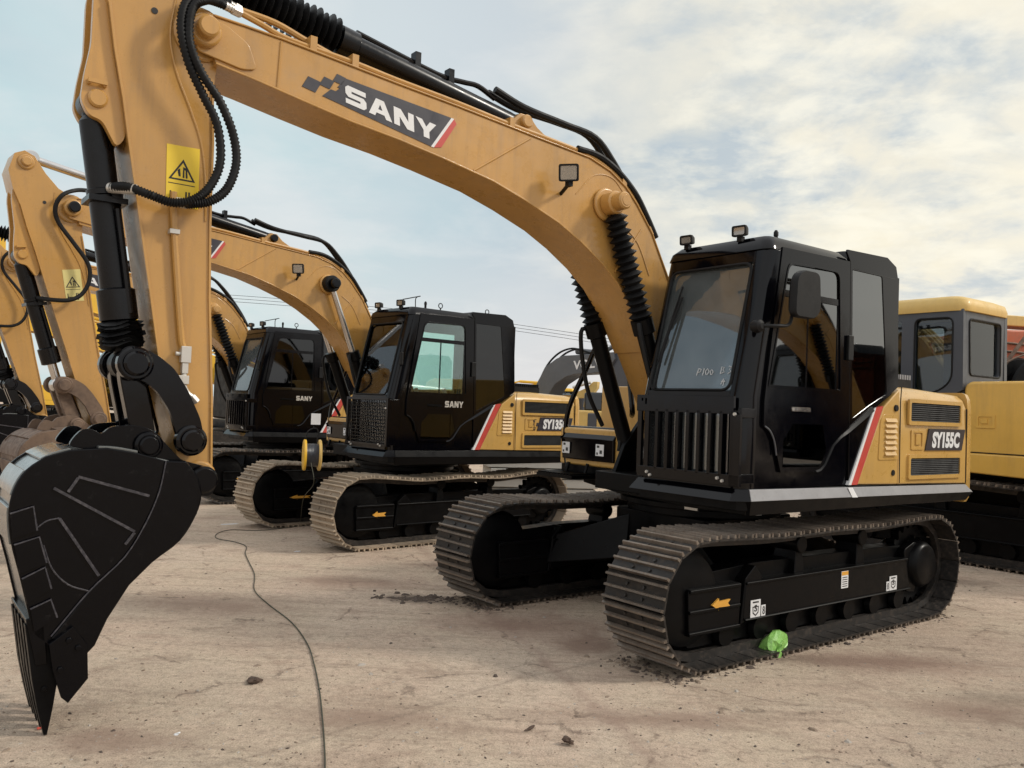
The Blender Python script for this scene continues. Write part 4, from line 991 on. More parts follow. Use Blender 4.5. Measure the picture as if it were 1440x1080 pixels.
    # toolbox and step at the right front, handrail
    b = MB(); b.box((-.0,-1.24,1.10),(.52,-.42,1.43)); tb = b.build('toolbox', gold, root, .02, 3)
    q = MB(); q.hexa([(.515,-1.18,1.15),(.545,-1.18,1.15),(.545,-.52,1.15),(.515,-.52,1.15)], [(.515,-1.18,1.34),(.55,-1.18,1.34),(.55,-.52,1.34),(.515,-.52,1.34)])
    q.hexa([(.40,-1.18,1.34),(.55,-1.18,1.34),(.55,-.52,1.34),(.40,-.52,1.34)], [(.36,-1.18,1.445),(.47,-1.18,1.445),(.47,-.52,1.445),(.36,-.52,1.445)]); tc = q.build('toolbox_cover', M['black'], tb, .012, 3)
    q = MB(); 
    for y in (-1.12, -.68): q.box((.551, y - .05, 1.20), (.554, y + .05, 1.30))
    lp = q.build('label_plate', M['white'], tb)
    q = MB()
    for y in (-1.12, -.68):
        for (a, c_, w_, h_) in ((-.035,.07,.03,.02),(.0,.02,.03,.03),(-.04,.01,.02,.02)): q.box((.554, y + a, 1.20 + c_), (.5545, y + a + w_, 1.20 + c_ + h_))
    q.build('pictogram', M['ink'], lp)
    q = MB(); q.box((.50,-1.22,1.0),(.80,-.75,1.03)); 
    for i in range(12): q.box((.80,-1.2+i*.037,1.03),(.51,-1.185+i*.037,1.042))
    for y in (-1.1,-.85): q.cyl((.56,y,1.03),(.53,y,1.12),.014)
    q.build('step', M['blackm'], tb)
    q = MB(); q.tube(spline([(.50,-1.15,1.06),(.50,-1.19,1.30),(.49,-1.17,1.60),(.42,-1.02,1.98),(.36,-.86,2.34),(.32,-.76,2.37),(.30,-.70,2.30),(.32,-.60,1.95),(.36,-.50,1.62),(.30,-.56,1.56)], 5), .024, 10); q.build('handrail', M['black'], root)
    # undercarriage centre
    b = MB(); b.cyl((0,0,.80),(0,0,.94),.62,n=48); b.cyl((0,0,.86),(0,0,.91),.68,n=48)
    b.plan(fillet([(.55,-.5),(.55,.5),(-.55,.5),(-.55,-.5)], .1), .42, .80)
    for sx in (1, -1):
        for sy in (1, -1):
            b.hexa([(sx*.30,sy*.35,.40),(sx*.58,sy*.30,.40),(sx*1.0,sy*.93,.28),(sx*.45,sy*.93,.28)], [(sx*.22,sy*.35,.78),(sx*.55,sy*.30,.76),(sx*.90,sy*.93,.50),(sx*.45,sy*.93,.50)])
    uc = b.build('car_body', M['blackm'], root, .01)
    if o.get('main'):
        q = MB(); q.box((.16,.60,.84),(.11,.66,.90)); q.build('label_plate', M['zinc'], uc)

def make_excavator(label, loc, rz, scale, o):
    root = thing('excavator', label, 'excavator', loc, rz, 'excavators parked in a row with raised booms', scale)
    for y in (.995, -.995): make_track(root, y, o)
    make_house(root, o); make_cab(root, o)
    make_boom(root, o); make_arm(root, o); make_cylinders(root, o); make_links(root, o); make_bucket(root, o); make_hoses(root, o)
    if o.get('armrot'):      # this machine holds its arm tucked in a little further
        p = Vector((4.27, 0, 3.465)); mx = Matrix.Translation(p) @ Matrix.Rotation(R(o['armrot']), 4, 'Y') @ Matrix.Translation(-p)
        for ch in root.children:
            if ch.name.split('.')[0] in ('arm', 'bucket_cylinder', 'guide_link', 'bucket_link', 'bucket', 'hydraulic_hose'): ch.matrix_local = mx
    return root

MAIN = dict(main=True, boomc='gold', bodyc='gold2', gside='gtint', grear='gtint', gfront='gfront', guard='bars', warn=True, model='SY155C', labels=True)
SECOND = dict(boomc='gold', bodyc='gold2', gside='gclear', grear='gdark', gfront='gclear', guard='mesh', warn=True, model='SY135C', chrome=True, bellows=False, dusty=True, arrow_in=True, doortext=True, twohoses=False, armpipe=False, sag=.06, bw=.40, armrot=8.5)
THIRD = dict(armrot=9.5, boomc='gold', bodyc='gold2', gside='gdark', grear='gdark', gfront='gfront', guard='bars', model='SY155C', doortext=True, twohoses=False, armpipe=False)
make_excavator('nearest gold excavator with glossy black cab and black bucket resting on the ground', (1.6231, 7.0625, 0), R(-142.72), 1, MAIN)
make_excavator('gold excavator with see-through teal cab windows, bright chrome boom cylinder rods and rusty bucket', (-1.2959, 10.8023, 0), R(-138.0), .954, SECOND)
make_excavator('black-windowed gold excavator behind the one with teal windows, its arm at the left edge', (-3.81, 14.283, 0), R(-141.2), .957, THIRD)
make_excavator('excavator standing out of frame to the right, seen mirrored in the nearest cab\'s side windows', (10.3, 7.3, 0), R(-128), 1.0, dict(THIRD, shoes=False))

# ------------------------------------------------------------------ camera
PITCH, ROLL, FPX, HZ = 0.0268858473, 0.0379548616, 1192.28253, 1.59351923
_f = Vector((0, math.cos(PITCH), math.sin(PITCH))); _r0 = Vector((1, 0, 0)); _u0 = _r0.cross(_f)
_r = _r0 * math.cos(ROLL) + _u0 * math.sin(ROLL); _u = _u0 * math.cos(ROLL) - _r0 * math.sin(ROLL)
cd = bpy.data.cameras.new('camera'); cam = bpy.data.objects.new('camera', cd); COL.objects.link(cam)
m3 = Matrix((_r, _u, -_f)).transposed(); cam.matrix_world = Matrix.Translation((0, 0, HZ)) @ m3.to_4x4()
cd.sensor_width = 36; cd.lens = 36 * FPX / 1440; cd.clip_start = .05; cd.clip_end = 3000
sc.camera = cam
def ray(px, py): return _f * FPX + _r * (px - 720) - _u * (py - 540)
def on_z(px, py, z): d = ray(px, py); t = (z - HZ) / d.z; return Vector((0, 0, HZ)) + d * t
def on_depth(px, py, D): d = ray(px, py); return Vector((0, 0, HZ)) + d * (D / d.y)
def on_plane(px, py, P, ang):
    """local (distance along heading from P, height) of a picture point on the upright plane through P with that heading"""
    d = ray(px, py); h = Vector((math.cos(ang), math.sin(ang), 0)); n = Vector((-h.y, h.x, 0)); o = Vector((0, 0, HZ)); P = Vector(P)
    t = (P - o).dot(n) / d.dot(n); q = o + d * t - P
    return (q.dot(h), q.z)

# ------------------------------------------------------------------ other makes of machine
def make_rival(label, loc, rz, scale, cabm, bodym, boomm, roofm, shoes=True, group=None):
    """a bigger excavator of another make: grey cab with a coloured roof, square body"""
    root = thing('excavator', label, 'excavator', loc, rz, group, scale)
    o = dict(shoe=.50, shoes=shoes, sag=.05, arrow=False)
    for y in (.995, -.995): make_track(root, y, o)
    b = MB(); b.cyl((0,0,.76),(0,0,.88),.6,n=40); b.box((-.55,-.75,.38),(.55,.75,.76)); b.plan([(1.1,.3),(1.1,1.13),(-1.7,1.13),(-1.7,-1.13),(.9,-1.13),(.9,-.3)], .86, .95)
    b.build('car_body', M['blackm'], root, .02)
    # body: rear block with a stepped lower band, rounded edges
    b = MB()
    b.side(fillet([(.02,.96),(.02,1.735),(-.03,1.78),(-1.75,1.80),(-1.92,1.74),(-1.95,1.0),(-1.9,.93)], .04, 4), -1.155, 1.155)
    bd = b.build('body', bodym, root, .05, 4)
    b = MB(); b.side(fillet([(.25,.90),(.25,1.02),(.03,1.08),(-2.0,1.08),(-2.0,.90),(-1.9,.83)], .02, 3), -1.17, 1.17)
    b.build('lower_band', bodym, bd, .03, 3)
    b = MB(); b.tube([(-.02,1.156,1.09),(-1.9,1.156,1.09)], .006, 6); b.tube([(-.86,1.156,1.1),(-.86,1.156,1.74)], .006, 6); b.build('panel_seam', M['rubber'], bd)
    q = MB(); q.side(fillet([(-.10,1.33),(-.10,1.46),(-.28,1.46),(-.28,1.33)], .01), 1.15, 1.162, [fillet([(-.125,1.35),(-.125,1.44),(-.255,1.44),(-.255,1.35)], .008)])
    q.box((-.21,1.15,1.375),(-.15,1.166,1.415)); q.build('latch', bodym, bd)
    q = MB()
    for x in (-.90, -1.72):
        for z in (1.2, 1.6): q.box((x-.02,1.154,z-.045),(x+.02,1.172,z+.045))
    q.build('door_hinge', bodym, bd, .004)
    q = MB()
    for i in range(8): q.box((-1.05-i*.055,1.154,1.42),(-1.075-i*.055,1.166,1.62))
    q.build('louvre', M['rubber'], bd)
    b = MB(); b.side([(1.0,.95),(1.0,1.5),(.1,1.55),(.02,.95)], -1.155, -.4); b.build('fuel_tank', bodym, root, .04, 3)
    # cab: pillars round real window openings
    Y0, Y1 = .28, 1.15
    b = MB()
    sidep = [(.02,1.70),(.03,2.50),(1.42,2.50),(1.62,1.8),(1.62,.95),(.45,.95),(.28,1.55)]
    w1 = fillet([(.15,1.72),(.15,2.40),(.55,2.42),(.56,1.86),(.46,1.66)], [.03,.07,.07,.06,.06], 4); w2 = fillet([(.66,1.5),(.66,2.42),(1.36,2.42),(1.52,1.8),(1.52,1.5)], .05, 4)
    w1 = fillet([(.13,1.78),(.13,2.42),(.52,2.42),(.52,1.66),(.30,1.66)], [.10,.07,.06,.04,.10], 4)
    for y in (Y0, Y1): b.side(sidep, y - .03, y + .03, [w1, w2])
    b.front([(Y0+.03,1.55),(Y1-.03,1.55),(Y1-.03,2.50),(Y0+.03,2.50)], .03, .09, [fillet([(Y0+.12,1.86),(Y1-.13,1.86),(Y1-.10,2.40),(Y0+.13,2.40)], .05, 4)])
    b.front([(Y0+.03,.95),(Y1-.03,.95),(Y1-.03,1.5),(Y0+.03,1.5)], 1.56, 1.62); b.box((.4,Y0,.95),(1.6,Y1,1.0))
    cb = b.build('cab', cabm, root, .015, 3)
    q = MB(); lo = fillet([(-.0,Y0-.05),(1.47,Y0-.05),(1.47,Y1+.05),(-.0,Y1+.05)], .14, 5); 
    lo2 = lambda k, z: [(.73 + (x - .73) * k, .715 + (y - .715) * k, z) for x, y in lo]
    q.loft([lo2(1, 2.485), lo2(1.01, 2.53), lo2(.98, 2.60), lo2(.86, 2.64), lo2(.5, 2.65)]); q.build('cab_roof', roofm, cb, sharp=50)
    q = MB(); q.side(w1, Y1 - .004, Y1 + .004); q.side(w2, Y1 - .004, Y1 + .004); q.side(w1, Y0 - .004, Y0 + .004); q.side(w2, Y0 - .004, Y0 + .004); q.build('side_window', M['ggrey'], cb)
    q = MB(); q.box((.055,Y0+.10,1.84),(.06,Y1-.09,2.42)); q.build('rear_window', M['ggrey'], cb)
    q = MB(); q.hexa([(1.60,Y0+.03,1.5),(1.60,Y1-.03,1.5),(1.595,Y1-.03,1.5),(1.595,Y0+.03,1.5)], [(1.41,Y0+.03,2.5),(1.41,Y1-.03,2.5),(1.405,Y1-.03,2.5),(1.405,Y0+.03,2.5)]); q.build('windshield', M['ggrey'], cb)
    q = MB(); fr = fillet([(Y0+.11,1.85),(Y1-.12,1.85),(Y1-.09,2.41),(Y0+.12,2.41)], .05, 4); q.tube([(.028, y, z) for y, z in fr + fr[:1]], .010, 6); q.tube([(x, Y1 + .03, z) for x, z in w1 + w1[:1]], .010, 6); q.build('window_seal', M['rubber'], cb)
    # mesh screen inside the upper rear window and seat back
    q = MB()
    for i in range(9):
        q.tube([(.10, Y0+.14+i*.075, 2.25),(.10, Y0+.20+i*.075, 2.40)], .006, 5); q.tube([(.10, Y0+.20+i*.075, 2.25),(.10, Y0+.14+i*.075, 2.40)], .006, 5)
    for z in (2.25, 2.325, 2.40): q.tube([(.10, Y0+.1, z),(.10, Y1-.12, z)], .006, 5)
    q.build('window_screen', M['rubber'], cb)
    q = MB(); q.hexa([(.30,.35,1.5),(.42,.35,1.5),(.42,.72,1.5),(.30,.72,1.5)], [(.22,.38,2.33),(.32,.38,2.33),(.32,.70,2.33),(.22,.70,2.33)]); q.box((.30,.40,1.2),(.8,.85,1.5)); q.build('seat', M['seat'], cb, .03)
    q = MB(); q.lathe((.13, Y1 + .02, 1.60),(.13, Y1 + .05, 1.60), [(0,.05),(.02,.045),(.022,.03)], 18); q.build('door_handle', M['rubber'], cb)
    # boom, arm, cylinders
    b = MB(); b.side([(.45,1.15),(.30,1.3),(.55,1.75),(.95,2.30),(1.45,2.66),(1.95,2.78),(2.6,2.72),(4.3,2.32),(4.36,2.2),(4.28,2.12),(2.7,2.36),(2.0,2.38),(1.62,2.25),(1.25,1.9),(.75,1.3)], -.19, .19)
    bm_ = b.build('boom', boomm, root, .012)
    q = MB()
    for dy in (-.11, .0, .11):
        q.tube(spline([(x, dy, z) for x, z in ((.62,1.92),(.93,2.34),(1.43,2.71),(1.95,2.83),(2.6,2.77),(3.6,2.53))], 5), .022, 8)
    for k in range(7): q.box((.70 + k * .1, -.15, 2.0 + k * .11), (.73 + k * .1, .15, 2.06 + k * .11))
    q.build('hydraulic_pipe', boomm, bm_)
    b = MB(); b.side([(4.05,2.75),(4.3,2.72),(4.45,2.2),(4.25,1.0),(4.12,.85),(4.0,.95),(4.05,1.8),(4.1,2.3)], -.14, .14); b.build('arm', boomm, root, .012)
    for s in (1, -1):
        c = MB(); c.cyl((.85,s*.26,1.05),(1.35,s*.26,1.9),.07); c.cyl((1.35,s*.26,1.9),(1.62,s*.26,2.36),.045); c.build('boom_cylinder', M['blackm'], root)
    c = MB(); c.cyl((1.9,0,2.9),(3.1,0,2.95),.075); c.cyl((3.1,0,2.95),(4.12,0,2.7),.045); c.build('arm_cylinder', boomm, root)
    b = MB(); sh = [(4.1,.85),(4.4,.9),(4.62,.65),(4.58,.3),(4.4,.02)]
    b.ribbon(sh, -.5, .5, .03)
    for y in (-.5, .48): b.side(sh + [(4.2,.3),(4.05,.6)], y, y + .02)
    b.build('bucket', M['blackm'], root, .006)
    return root
make_rival('yellow excavator with dark grey cab seen from behind, right of the nearest excavator', (6.32, 10.55, 0), R(126), 1.17, M['greycab'], M['cat'], M['cream'], M['cream'])
make_rival('far small-looking excavator with dark cab and yellow roof, seen between the raised arms at left', (-22.4, 40.0, 0), R(200), 1.0, M['blackm'], M['yellow'], M['yellow'], M['yellow'], shoes=False)

def copy_tree(o, parent=None):
    c = o.copy(); COL.objects.link(c); c.parent = parent
    for ch in o.children: copy_tree(ch, c)
    return c
far0 = [o for o in COL.objects if o.get('category') == 'excavator' and o['label'].startswith('far small')][0]
far0['group'] = 'far excavators at the back of the yard'
for x, y, a, lab in ((-17.6, 40.5, 150, 'far excavator with yellow roof glimpsed past the nearest bucket linkage'), (-30.0, 52, 170, 'most distant excavator at the back of the yard, past the left edge arms'), (3.4, 44, 165, 'far excavator at the back of the yard behind the second machine\'s hood')):
    c_ = copy_tree(far0); c_.location = (x, y, 0); c_.rotation_euler.z = R(a); c_['label'] = lab
# grey-boomed excavator beyond the gap under the nearest boom
def far_grey():
    P = Vector((2.3, 24, 0)); ang = R(-50)
    root = thing('excavator', 'distant excavator with white lettering on its dark grey boom, seen under the nearest boom', 'excavator', P, ang)
    L = lambda px, py: on_plane(px, py, P, ang)
    b = MB(); b.side([L(*p) for p in ((760,556),(764,540),(777,516),(792,505),(801,501),(840,499),(862,497),(872,496),(874,506),(864,522),(840,526),(818,527),(805,531),(790,541),(783,552),(776,566))], -.28, .28)
    bm_ = b.build('boom', M['greyboom'], root, .02)
    a0, a1 = L(816, 520), L(869, 515); q = MB(); dx = a1[0] - a0[0]
    letter(q, 'VOLVO', (a0[0], -.281, a0[1] - .02), (dx, 0, a1[1] - a0[1]), (0, 0, .26), (0, -1, 0), .006, .03); q.build('lettering', M['white'], bm_)
    q = MB()
    for dy in (-.15, .1): q.tube(spline([(*[L(*p)[0]], dy, L(*p)[1]) for p in ((762,540),(775,514),(790,498),(806,491),(820,492),(836,497))], 5), .03, 6)
    q.build('hydraulic_hose', M['rubber'], bm_)
    b = MB(); b.side([L(*p) for p in ((877,482),(870,495),(864,531),(870,560),(894,560),(892,527),(885,495))], -.2, .2); b.build('arm', M['greycab'], root, .02)
    q = MB(); p0, p1 = L(812, 494), L(845, 497); q.cyl((p0[0], 0, p0[1]), (p1[0], 0, p1[1]), .09); p0, p1 = L(845, 497), L(880, 478); q.cyl((p0[0], 0, p0[1]), (p1[0], 0, p1[1]), .06); q.build('arm_cylinder', M['greyboom'], root)
    x0, z0 = L(770, 556)
    b = MB(); b.box((x0-3.2,-1.3,1.1),(x0+.2,1.3,z0-.1)); b.build('body', M['yellow'], root, .08, 3)
    b = MB(); b.box((x0-.4,.3,1.1),(x0+1.2,1.3,z0+.05)); b.build('cab', M['greycab'], root, .06, 3)
    for y in (1.1, -1.1):
        b = MB(); b.side(fillet([(x0-3.4,.0),(x0+1.2,.0),(x0+1.2,.95),(x0-3.4,.95)], .44, 6), y-.3, y+.3); b.build('track', M['steel'], root)
far_grey()
def small_yellow():
    P = on_z(842, 640, 0); P = Vector((2.0, 19.5, 0)); ang = R(-20)
    root = thing('excavator', 'small pale yellow machine with dark cab and bent arm, glimpsed past the handrail', 'excavator', P, ang)
    L = lambda px, py: on_plane(px, py, P, ang)
    c0, c1 = L(829, 552), L(856, 580)
    b = MB(); b.box((c0[0],-.5,c1[1]),(c1[0],.5,c0[1])); b.build('cab', M['gdark'], root, .06, 3)
    c0, c1 = L(822, 577), L(862, 612); b = MB(); b.box((c0[0],-.8,c1[1]),(c1[0],.8,c0[1])); bd = b.build('body', M['cream'], root, .05, 3)
    c0, c1 = L(839, 581), L(851, 604); b = MB(); b.box((c0[0],-.82,c1[1]),(c1[0],-.6,c0[1])); b.build('body_panel', M['greycab'], bd, .03, 3)
    b = MB(); b.side([L(*p) for p in ((812,552),(826,546),(836,537),(842,537),(841,546),(832,558),(828,574),(822,572),(824,560),(813,560))], -.12, .12); b.build('arm', M['cream'], root, .01)
    b = MB(); p0, p1 = L(808, 545), L(833, 538); b.cyl((p0[0],-.15,p0[1]),(p1[0],-.15,p1[1]),.035); b.build('arm_cylinder', M['zinc'], root)
    for y in (.6,-.6):
        x0 = L(812, 612)[0]; x1 = L(872, 612)[0]; b = MB(); b.side(fillet([(x0,0),(x1,0),(x1,.75),(x0,.75)], .34, 6), y-.2, y+.2); b.build('track', M['steel'], root)
    b = MB(); b.box((L(830,612)[0],-.5,.5),(L(855,612)[0],.5,L(840,612)[1]+.02)); b.build('car_body', M['blackm'], root)
small_yellow()
def long_yellow(label, P, ang, dz, text=None, D2=None):
    P = Vector(P); root = thing('excavator', label, 'excavator', P, ang, 'bright yellow excavators at the back of the row')
    L = lambda px, py: on_plane(px, py + dz, P, ang)
    top = [(-75,358),(-60,362),(0,374),(70,390),(150,411),(240,435),(300,452),(330,470),(352,500),(366,540)]
    bot = [(340,548),(326,515),(306,492),(240,472),(150,448),(70,424),(0,407),(-60,394),(-75,390)]
    b = MB(); b.side([L(*p) for p in top + bot], -.25, .25)
    lipb = [L(*p) for p in bot[2:]]; b.ribbon(lipb, -.27, .27, .025)
    bm_ = b.build('boom', M['yellow'], root, .012)
    q = MB(); p0, p1 = L(-30, 356), L(70, 383); q.cyl((p0[0],0,p0[1]),(p1[0],0,p1[1]),.05); p0, p1 = L(70, 383), L(230, 421); q.cyl((p0[0],0,p0[1]),(p1[0],0,p1[1]),.10); q.build('arm_cylinder', M['yellow'], root)
    q = MB()
    for dy in (.14,-.1): q.tube(spline([(L(px,py)[0], dy, L(px,py)[1] + .05) for px, py in ((-60,362),(70,390),(150,411),(240,435),(300,450))], 4), .03, 8)
    q.build('hydraulic_pipe', M['cream'], bm_)
    if text:
        a, c = L(15, 409), L(54, 416); h = L(15, 386)[1] - a[1]; d = MB()
        letter(d, text, (a[0], .252, a[1]), (c[0]-a[0], 0, c[1]-a[1]), (0, 0, h*.9), (0, 1, 0), .004, .06, .15); d.build('lettering', M['blue'], bm_)
    ax, az = L(-22, 372)
    b = MB(); b.side([(ax-.3,az+.7),(ax+.15,az+.8),(ax+.35,az-.1),(ax-.05,az-2.2),(ax-.3,az-2.25),(ax-.35,az-.6)], -.2, .2); b.build('arm', M['yellow'], root, .012)
    b = MB(); e = [(ax-.25,az-2.2),(ax+.1,az-2.1),(ax+.35,az-2.45),(ax+.3,az-2.9),(ax+.05,max(.02,az-3.2))]; b.ribbon(e, -.5, .5, .03)
    for y in (-.5,.47): b.side(e+[(ax-.2,az-2.9)], y, y+.03)
    b.build('bucket', M['blackm'], root, .006)
    x0, z0 = L(352, 545)
    b = MB(); b.box((x0-2.6,-1.25,1.05),(x0-.3,1.25,1.9)); b.build('body', M['yellow'], root, .06, 3)
    b = MB(); b.box((x0-.5,.35,1.1),(x0+1.0,1.25,2.7)); cb = b.build('cab', M['blackm'], root, .05, 3)
    if text:
        d = MB(); letter(d, 'HOM', (x0+.94, 1.252, 2.16), (-.42,0,0), (0,0,.16), (0,1,0), .004, .05); d.build('lettering', M['white'], cb)
    for y in (-1.05, 1.05):
        b = MB(); b.side(fillet([(x0-2.4,0),(x0+1.6,0),(x0+1.6,.9),(x0-2.4,.9)], .42, 6), y-.28, y+.28); b.build('track', M['steel'], root)
    b = MB(); b.box((x0-1.3,-.8,.4),(x0+.6,.8,1.06)); b.build('car_body', M['blackm'], root, .03)
long_yellow('bright yellow excavator with blue letters on its boom, behind the black-windowed gold one', (-6.3, 19.5, 0), R(-140), 0, 'MI')
long_yellow('bright yellow excavator farthest back in the row, its plain boom under the blue-lettered one', (-8.0, 25.0, 0), R(-140), 49)
# red machine at the right edge
def red_machine():
    root = thing('crane', 'red machine with a dark round drum and yellow beam, at the photo\'s right edge', 'crane', (8.95, 15.5, 0), R(12), None, .94)
    b = MB(); b.side(fillet([(-1.45,1.2),(-1.45,3.0),(-1.0,3.42),(2.2,3.5),(2.4,1.2)], .12, 4), -1.1, 1.1); b.build('body', M['redm'], root, .04, 3)
    b = MB()
    for z in (3.2, 3.05): b.tube([(-1.3,-1.12,z),(0,-1.12,z-.06),(2.2,-1.12,z+.1)], .02, 6)
    b.build('body_trim', M['rust'], root)
    b = MB(); b.lathe((-.72,-1.75,2.28),(-.72,-1.11,2.28), [(0,.30),(0,.62),(.04,.64),(.1,.60),(.1,.40),(.5,.40),(.5,.60),(.56,.64),(.62,.62),(.62,.3)], 40)
    b.lathe((-.72,-1.76,2.28),(-.72,-1.74,2.28), [(0,.20),(.02,.26)], 24); dr = b.build('drum', M['blackm'], root)
    b = MB(); b.lathe((-.72,-1.77,2.28),(-.72,-1.75,2.28), [(0,.14),(.02,.16)], 20); b.build('drum_hub', M['rust'], dr)
    b = MB(); b.tube([(-1.42,-1.3,2.4),(-.6,-1.3,3.4)], .035, 8); b.tube(spline([(-1.42,-1.3,2.6),(-.8,-1.35,2.95),(.2,-1.35,3.1)], 5), .018, 6); b.build('brace', M['rust'], root)
    b = MB(); b.box((-2.4,-.9,3.52),(2.6,-.4,3.72)); b.build('beam', M['cream'], root, .02)
    for x in (-.9, 1.5):
        for y in (-.95, .95):
            b = MB(); b.lathe((x,y-.2,.55),(x,y+.2,.55), [(0,.35),(0,.5),(.05,.55),(.35,.55),(.4,.5),(.4,.35)], 30); b.build('wheel', M['rubber'], root)
    b = MB(); b.box((-1.6,-.7,.6),(2.3,.7,1.25)); b.build('chassis', M['blackm'], root, .03)
red_machine()

# pale slabs stacked behind the second machine
for k in range(5):
    o_ = MB(); e = .03 * ((k * 7) % 3 - 1)
    o_.box((-1.0 + e, -.5 - e, .0), (1.0 + e, .5 - e, .155))
    ob = o_.build('concrete_slab', M['concrete'], None, .012, loc=(.55, 15.6, .002 + k * .172)); ob.rotation_euler.z = R(8 + k)
    tag(ob, 'pale ribbed slab in the stack behind the excavator with teal windows', 'slab', 'slabs stacked behind the second excavator')

# overhead wires and their pole
pole = thing('utility_pole', 'thin utility pole carrying the overhead wires behind the nearest cab', 'pole', on_depth(1010, 600, 60) * Vector((1, 1, 0)) if False else (14.6, 60, 0))
b = MB(); b.cyl((0,0,0),(0,0,6.6),.16,.11,12); b.build('post', M['concrete'], pole); b = MB(); b.box((-.9,-.06,6.1),(.9,.06,6.22)); b.build('crossarm', M['rust'], pole)
for dy, lab in ((0, 'highest of the thin dark overhead wires crossing the sky'), (4.5, 'middle one of the thin dark overhead wires crossing the sky'), (9, 'lowest of the thin dark overhead wires crossing the sky')):
    pts = [on_depth(px, py + dy, 60) for px, py in ((-300,382),(0,396),(250,410),(430,423),(600,439),(730,457),(860,477),(1010,506))]
    b = MB(); b.tube(spline(pts, 8), .015, 5)
    tag(b.build('overhead_wire', M['rubber']), lab, 'wire', 'overhead wires')

# cable reel on the second machine's far track and the cord that runs out of it
rp = on_z(441, 662, .82)
reel = thing('cable_reel', 'yellow cable reel hanging over the dusty track by the black-windowed excavator', 'cable reel', rp, R(18))
b = MB()
b.lathe((-.12,0,.17),(-.09,0,.17), [(0,.16),(.01,.17),(.03,.165)], 28); b.build('flange', M['yellow'], reel)
b = MB(); b.lathe((.04,0,.17),(.07,0,.17), [(0,.165),(.02,.17),(.03,.16)], 28); b.build('flange', M['cream'], reel)
b = MB(); b.cyl((-.09,0,.17),(.04,0,.17),.07)
for i in range(9): 
    pts = [(-.085 + i * .015 + .003 * math.sin(a), .115 * math.cos(a * math.pi / 10), .17 + .115 * math.sin(a * math.pi / 10)) for a in range(21)]
    b.tube(pts, .011, 5)
b.build('wound_cord', M['greycab'], reel)
b = MB(); b.tube(spline([(-.10,.0,.30),(-.08,0,.42),(-.0,0,.46),(.03,0,.42),(.02,0,.30)], 5), .007, 6); b.tube([(-.02,0,.46),(0,.0,.62)], .006, 6); b.build('hanger', M['rubber'], reel)
b = MB(); b.box((-.05,-.01,.50),(.05,.01,.62)); b.build('tag', M['white'], reel)
g_ = on_z(437, 735, .012)
cord = [rp + Vector((.0,-.14,.10)), on_z(441, 680, .70), on_z(427, 700, .45), on_z(423, 728, .12), on_z(422, 737, .008)]
cord += [on_z(px, py, .007) for px, py in ((418,740),(395,743),(360,746),(325,745),(306,750),(305,757),(330,762),(346,768),(345,778),(350,790),(358,808),(358,830),(378,850),(410,875),(432,905),(442,935),(449,970),(453,1005),(456,1045),(457,1080),(454,1140),(430,1230))]
b = MB(); b.tube(spline(cord, 6), .0042, 6)
tag(b.build('power_cord', paint('olive_cord', (.055, .055, .035), .6, 0, .3, bump=0)), 'thin dark power cord snaking over the ground from the yellow reel', 'cord')

# ------------------------------------------------------------------ litter
def crumple(name, label, cat, loc, r, mat, seed, flat=.6, group=None, jag=.35, jit=.07):
    rnd = random.Random(seed); bm = bmesh.new(); bmesh.ops.create_icosphere(bm, subdivisions=3, radius=1)
    offs = [(Vector((rnd.uniform(-1,1), rnd.uniform(-1,1), rnd.uniform(-1,1))).normalized(), rnd.uniform(.15,.75)) for _ in range(26)]
    for v in bm.verts:
        d = v.co.normalized(); k = 1
        for n, a in offs:
            t = d.dot(n)
            if t > a: k -= (t - a) * jag
        k += rnd.uniform(-jit, jit)
        v.co = Vector((d.x * k * r[0], d.y * k * r[1], max(-.0, d.z * k * r[2] + r[2] * flat)))
    me = bpy.data.meshes.new(name); bm.to_mesh(me); bm.free(); me.materials.append(mat)
    o = bpy.data.objects.new(name, me); COL.objects.link(o); o.location = loc; o.rotation_euler.z = rnd.random() * 6
    return tag(o, label, cat, group)
green = paint('green_film', (.24, .52, .10), .3, .3, .5, (.42, .68, .26), bump=.05, scale=9, thr=.45)
gp = on_z(1093, 921, 0)
wr = crumple('crumpled_wrapper', 'crumpled bright green wrapper lying against the nearest track', 'litter', gp, (.072, .042, .080), green, 4, .45, jag=1.0, jit=.16)
wr.rotation_euler = (.35, -.45, .6)
leafm = paint('dead_leaf', (.075, .045, .03), .8, 0, .6, (.14, .09, .06), bump=.1, scale=10)
crumple('dry_leaf', 'crumpled dark brown leaf on bare ground right of the bucket', 'leaf', on_z(360, 962, 0), (.062, .046, .026), leafm, 9, .7, jag=.6, jit=.3)
crumple('dry_leaf', 'small flat brown leaf near the bottom edge, left of the dirt clod', 'leaf', on_z(741, 1028, 0), (.045, .022, .010), leafm, 12, .7, jag=.6, jit=.25)
crumple('dirt_clod', 'small dark dirt clod near the bottom edge, right of the flat leaf', 'clod', on_z(803, 1046, 0), (.035, .032, .024), leafm, 15, .7, jag=.5, jit=.25)
crumple('paper_scrap', 'pale torn paper scrap on the ground below the bucket teeth side', 'litter', on_z(251, 1033, 0), (.03, .02, .006), M['white'], 17, .7, jag=.7)
crumple('paper_scrap', 'thin white scrap lying by the cord in front of the dusty track', 'litter', on_z(312, 738, 0), (.14, .03, .008), M['white'], 18, .7, jag=.7)
crumple('paper_scrap', 'tiny white scrap left of the second excavator\'s front track', 'litter', on_z(417, 776, 0), (.05, .03, .01), M['white'], 21, .7, jag=.7)
crumple('red_scrap', 'small red scrap under the nearest bucket tooth', 'litter', on_z(55, 1026, 0), (.028, .02, .012), M['seatred'], 22, .7)
stain_at = on_z(590, 842, 0)
rnd = random.Random(11); b = MB()
